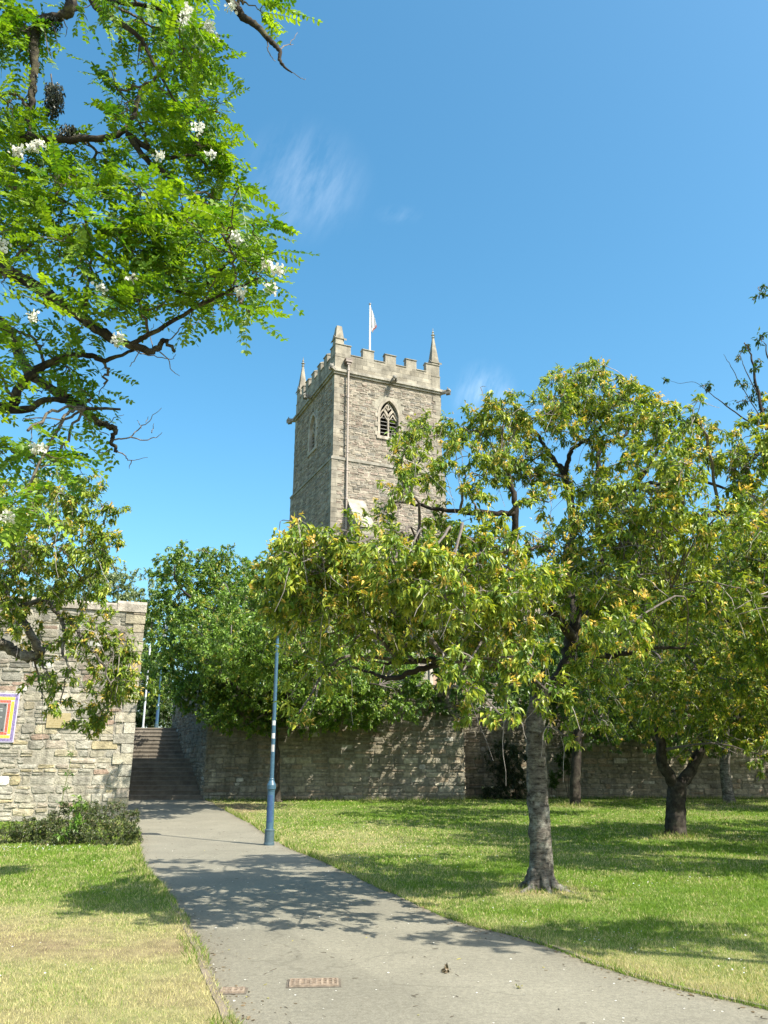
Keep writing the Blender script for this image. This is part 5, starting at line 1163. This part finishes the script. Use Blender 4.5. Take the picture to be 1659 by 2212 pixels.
# hanging clumps of moss and dead twigs on the vertical limb
mb = MB()
for (x, y, rx, ry, n) in ((118,215,22,48,900),(108,190,10,20,150),(150,285,26,16,350),(75,90,9,50,300),(70,190,9,60,350),(110,50,26,14,200)):
    p = P(x, y, 5.0); k = depth(p)/FPX; v = unit(n)*(R.random((n,1))**.4)
    pos = p-b+v*np.array([rx*k, rx*k*.8, ry*k]); leaves(mb, pos, unit(n)*.5+np.array([0,0,-1]), unit(n), R.uniform(.02,.045,n), np.array([[.045,.05,.028]])*R.uniform(.5,1.7,(n,1)), T_DIAM, .8)
mo = mb.build('moss_clump', M_GREEN, lt); mo['label'] = 'dark hanging moss on an upright limb'

# ---- a locust and a cherry standing to the right of the path beside the photographer, whose shade falls across it
t = Tree(); b = np.array([7.6, 5.3, 0.])
t.limb([('w',7.6,5.3,-.05),('w',7.6,5.3,1.5),('w',7.5,5.35,2.9),('w',7.2,5.5,4.2)], .2, .12, 12, 6, .01, .05, .4)
t.limb([('w',7.5,5.35,2.8),('w',6.4,5.6,3.9),('w',5.2,6.0,4.6),('w',4.2,6.3,5.0)], .1, .02); t.limb([('w',7.5,5.35,2.9),('w',8.3,6.2,4.2),('w',8.8,7.2,4.9)], .1, .02)
SHADE = [(4.7,6.6,4.5,.8,.5),(5.5,6.8,4.5,.9,.6),(6.3,6.9,4.7,.8,.6),(5.1,6.1,5.0,.8,.5),(6.0,6.2,5.3,.8,.6),(7.0,6.0,4.6,.8,.6),(4.0,6.6,4.6,.7,.4)]
for x,y,z,r,rz in SHADE: t.clump((x,y,z),(r,r*.8,rz), int(110*r*r), TW, cherry_spray(30,.10,CH_G,CH_Y,CH_T,.5), .03)
t.finish('cherry_tree', b, 'cherry outside the view on the right whose shade crosses the near lawn', 'tree', M_CHERRYBARK, M_LEAF, 'cherry trees')

def shade_tree(bx, by, rad, z0, z1, n, label, sd, dx=-.9, sprays=60, size=.12):
    t = Tree(1); b = np.array([bx, by, float(gz(bx, by))]); gs = np.random.default_rng(sd); zz = b[2]
    t.limb([('w',bx,by,zz-.05),('w',bx-.1,by,zz+1.4),('w',bx-.25,by,zz+2.8),('w',bx-.6,by-.1,zz+.75*z1),('w',bx-1,by-.2,z1)], .24, .05, 12, 6, .01, .05, .4)
    for a_ in (.3,1.4,2.6,3.6,4.5,5.5):
        t.limb([('w',bx-.2,by,zz+2.5+.1*a_),('w',bx+dx*.6+.45*rad*math.cos(a_),by+.45*rad*math.sin(a_),z0+.55*(z1-z0)),('w',bx+dx+.85*rad*math.cos(a_),by+.85*rad*math.sin(a_),z0+.5*(z1-z0))], .11, .02)
    for k in range(n):
        a_, q_ = gs.uniform(0, 6.28), gs.uniform(.05, 1)**.5; c = (bx+dx+rad*q_*math.cos(a_), by+rad*.9*q_*math.sin(a_), z0+(z1-z0)*gs.uniform(.1, 1)*(1-.45*q_*q_))
        t.clump(c, (.9,.9,.6), sprays, TW, cherry_spray(30,size,CH_G,CH_Y,CH_T,.5), .03)
    t.finish('cherry_tree', b, label, 'tree', M_CHERRYBARK, M_LEAF, 'cherry trees')
shade_tree(10.8, 13.8, 3.7, 3.2, 6.6, 40, 'cherry reaching in from beyond the right edge, shading the middle of the lawn', 4)
shade_tree(15.6, 19.5, 4.2, 3.0, 7.5, 44, 'cherry beyond the right edge that shades the back of the lawn', 5)
shade_tree(20.5, 27.5, 4.6, 3.0, 8.5, 44, 'cherry far beyond the right edge near the rear wall', 6, size=.15)

# ------------------------------------------------------------------ drains, litter, grass
def drain(x, y, wpx, dep, label):
    p = G(x, y); dp = depth(p); w = wpx*dp/FPX; z = float(gz(p[0], p[1]))+.006
    e = empty('drain_grate', (p[0], p[1], z), label, 'drain cover', 'iron drain covers'); e.rotation_euler = (0,0,math.radians(4))
    mb = MB(); mb.box((-w/2-.02,-dep/2-.02,0),(w/2+.02,dep/2+.02,.003),(.13,.112,.085)); mb.build('recess', M_RUST, e)
    mb = MB(); c = np.array([.25,.195,.14])
    t_ = .016
    for x0,x1,y0,y1 in ((-w/2,w/2,-dep/2,-dep/2+t_),(-w/2,w/2,dep/2-t_,dep/2),(-w/2,-w/2+t_,-dep/2+t_,dep/2-t_),(w/2-t_,w/2,-dep/2+t_,dep/2-t_)): mb.box((x0,y0,.003),(x1,y1,.014),c)
    mb.build('frame', M_RUST, e)
    mb = MB(); nx_ = int(w/.042); ny_ = max(3, int(dep/.045))
    for k in range(1, nx_): mb.box((-w/2+k*w/nx_-.009,-dep/2+t_,.004),(-w/2+k*w/nx_+.009,dep/2-t_,.013),c*rnd.uniform(.8,1.15))
    for k in range(1, ny_): mb.box((-w/2+t_,-dep/2+k*dep/ny_-.009,.003),(w/2-t_,-dep/2+k*dep/ny_+.009,.0115),c*.92)
    mb.build('grating', M_RUST, e)
drain(678, 2126, 106, .22, 'larger rusty iron drain grate set in the middle of the path')
drain(502, 2143, 52, .14, 'small rusty drain grate beside the left edge of the path')
p = G(963, 2101)
mb = MB(); n = 26
leaves(mb, R.normal(size=(n,3))*[.022,.018,.008]+[0,0,.016], unit(n), unit(n), R.uniform(.03,.06,n), np.array([[.16,.12,.07]])*R.uniform(.4,1.3,(n,1)), T_OVAL, 1.3)
tag(mb.build('dead_leaf', M_GREEN), 'crumpled brown dead leaf lying alone on the path', 'leaf').location = (p[0], p[1], float(gz(p[0],p[1]))+.004)
p = G(1121, 2136)
mb = MB(); n = 12
leaves(mb, R.normal(size=(n,3))*[.014,.012,.005]+[0,0,.010], unit(n), unit(n), R.uniform(.02,.035,n), np.array([[.30,.28,.12]])*R.uniform(.4,1.3,(n,1)), T_OVAL, 1.3)
tag(mb.build('dead_leaf', M_GREEN), 'small yellowish curled leaf near the right side of the path', 'leaf').location = (p[0], p[1], float(gz(p[0],p[1]))+.004)

# fallen petals and twig bits on the path
mb = MB(); n = 620
yy = 5.6+R.random(n)**1.7*20; xx = xl(yy)+(xr(yy)-xl(yy))*R.random(n); pos = np.stack([xx,yy,gz(xx,yy)+.008],1)
d = unit(n)*[1,1,.1]; tw = R.random(n) < .42
col = np.where(tw[:,None], np.array([.11,.085,.055]), np.array([.75,.73,.64])); col = np.where((R.random(n) < .08)[:,None], np.array([.55,.5,.08]), col)
leaves(mb, pos, d, unit(n)*.3+[0,0,1], np.where(tw, R.uniform(.02,.075,n), R.uniform(.010,.024,n)), col, T_LEAFLET, np.where(tw, .22, 1.6))
tag(mb.build('fallen_petals', M_PETAL), 'white petals and twig bits strewn over the path', 'litter', kind='stuff')

# grass blades
def scatter(n, x0f, x1f, y0, y1, pw):
    u = R.random(n); a, b = y0**(1-pw), y1**(1-pw); Y = (a+(b-a)*u)**(1/(1-pw)); return x0f(Y)+(x1f(Y)-x0f(Y))*R.random(n), Y
half = lambda Y: .50*Y+.6
mb = MB()
xa, ya = scatter(200000, lambda Y: -half(Y)-.3, lambda Y: np.minimum(xl(Y)+.03, half(Y)), 5.2, 25.5, 1.45)
xb_, yb = scatter(330000, lambda Y: xr(Y)-.03, lambda Y: np.maximum(half(Y)+.3, xr(Y)+.1), 5.6, 35.9, 1.5)
X = np.r_[xa, xb_]; Yy = np.r_[ya, yb]; n = len(X)
dr = dryness(X, Yy); keep = R.random(n) > np.clip((dr-.55)*1.3, 0, .75)
X, Yy, dr = X[keep], Yy[keep], dr[keep]; n = len(X)
sc = np.clip(Yy/8, .8, 3.0); hgt = R.uniform(.022,.05,n)*(1-.35*dr)*(.65+.7*fbm(X*1.6,Yy*1.6,71))*np.where(sc > 1, sc**.45, 1)
edgeL = np.abs(X-np.where(X < xl(Yy)+.5, xl(Yy), xr(Yy))); hgt *= np.where(edgeL < .12, 1.35, 1)
mixg = fbm(X*.9, Yy*.9, 81)[:,None]*.7+R.random((n,1))*.45
col = (GREEN_A*(1-mixg)+GREEN_B*mixg); k = (R.random(n) < dr*1.15)[:,None]
col = np.where(k, DRY*R.uniform(.75,1.3,(n,1)), col*R.uniform(.75,1.3,(n,1)))
d = R.normal(size=(n,3))*[.55,.55,0]+[0,0,1]; leaves(mb, np.stack([X,Yy,gz(X,Yy)-.004],1), d, R.normal(size=(n,3))*[1,1,.2], hgt, col, T_BLADE, R.uniform(.10,.17,n)*sc)
tag(mb.build('grass', M_GRASS), 'short mown grass blades on both lawns', 'grass', kind='stuff')
# longer tufts along the path, round the trunks and the lamp, with broad weed leaves between
mb = MB(); xs_, ys_ = [], []
for f, sg, y0, y1, n in ((xl,-1,5.5,19,5200),(xr,1,5.8,30,7800)):
    yy = y0+(y1-y0)*R.random(n)**1.6; k = fbm(yy*1.7, yy*0+sg, 14) > .40; yy = yy[k]; xs_.append(f(yy)+sg*(R.random(len(yy))**2*.22-.035)); ys_.append(yy)
for (mx, my, rr) in ((MAIN[0],MAIN[1],.42),(T2[0],T2[1],.5),(T3[0],T3[1],.5),(T4[0],T4[1],.5)):
    n = 900; a_ = R.uniform(0,6.28,n); r_ = rr*(.55+R.random(n)*.9); xs_.append(mx+r_*np.cos(a_)); ys_.append(my+r_*np.sin(a_))
n = 5200; xw = R.uniform(-7.5, 20, n); xs_.append(xw); ys_.append(np.where(xw < WX1, 35.85, 38.4)-R.random(n)**2*.5)
X = np.concatenate(xs_); Yy = np.concatenate(ys_); n = len(X); q = R.random((n,1))
col = (GREEN_A*q+GREEN_B*(1-q))*R.uniform(.6,1.2,(n,1)); k = (R.random(n) < .35)[:,None]; col = np.where(k, DRY*R.uniform(.6,1.1,(n,1)), col)
leaves(mb, np.stack([X,Yy,gz(X,Yy)-.004],1), R.normal(size=(n,3))*[.5,.5,0]+[0,0,1], R.normal(size=(n,3))*[1,1,.2], R.uniform(.04,.11,n)*np.clip(Yy/12,.8,1.8), col, T_BLADE, R.uniform(.07,.12,n))
n = 5200; X, Yy = scatter(n, lambda Y: -half(Y), lambda Y: half(Y)+.3, 5.6, 28, 1.5); k = ((X < xl(Yy)-.05) | (X > xr(Yy)+.05)) & (fbm(X*.8, Yy*.8, 55) > .5) & (dryness(X, Yy) < .33); X, Yy = X[k], Yy[k]; n = len(X)
cx_ = np.repeat(X, 5); cy_ = np.repeat(Yy, 5); m = len(cx_)
leaves(mb, np.stack([cx_,cy_,gz(cx_,cy_)+.012],1), unit(m)*[1,1,.12]+[0,0,.25], unit(m)*.3+[0,0,1], R.uniform(.016,.034,m), np.array([[.10,.19,.03]])*R.uniform(.6,1.4,(m,1)), T_LEAFLET, 1.0)
tag(mb.build('grass', M_GRASS), 'longer grass tufts and broad weeds along edges and trunks', 'grass', kind='stuff')
# brown bits gathered along the edges of the path
mb = MB(); n = 1300; yy = 5.6+R.random(n)**1.6*28; sd_ = R.random(n) < .5; off = R.exponential(.10, n)
X = np.where(sd_, xl(yy)+off, xr(yy)-off); leaves(mb, np.stack([X,yy,gz(X,yy)+.007],1), unit(n)*[1,1,.1], unit(n)*.3+[0,0,1], R.uniform(.012,.045,n), np.array([[.17,.125,.07]])*R.uniform(.4,1.7,(n,1)), T_LEAFLET, R.uniform(.3,1.3,n))
tag(mb.build('leaf_litter', M_GRASS), 'brown leaf litter gathered along both edges of the path', 'litter', kind='stuff')
# daisies
mb = MB(); n = 900
xa, ya = scatter(360, lambda Y: -half(Y), lambda Y: xl(Y)-.1, 6, 19.5, 1.2); xb_, yb = scatter(620, lambda Y: xr(Y)+.2, lambda Y: half(Y)+.2, 7, 34, 1.2)
xc, yc = R.uniform(-11,-6.5,130), R.uniform(17.8,19.4,130)
X = np.r_[xa,xb_,xc]; Yy = np.r_[ya,yb,yc]; k = np.r_[fbm(X[:-130]*.8,Yy[:-130]*.8,91) > .52, np.ones(130,bool)]; X, Yy = X[k], Yy[k]; n = len(X)
leaves(mb, np.stack([X-.01,Yy,gz(X,Yy)+R.uniform(.03,.05,n)],1), unit(n)*[1,1,.1], unit(n)*.3+[0,-.3,1], R.uniform(.011,.019,n)*np.clip(Yy/12,1,1.7), np.full((n,3),.78), T_LEAFLET, 1.8)
tag(mb.build('daisies', M_PETAL), 'white daisies dotted through the lawns', 'flowers', kind='stuff')
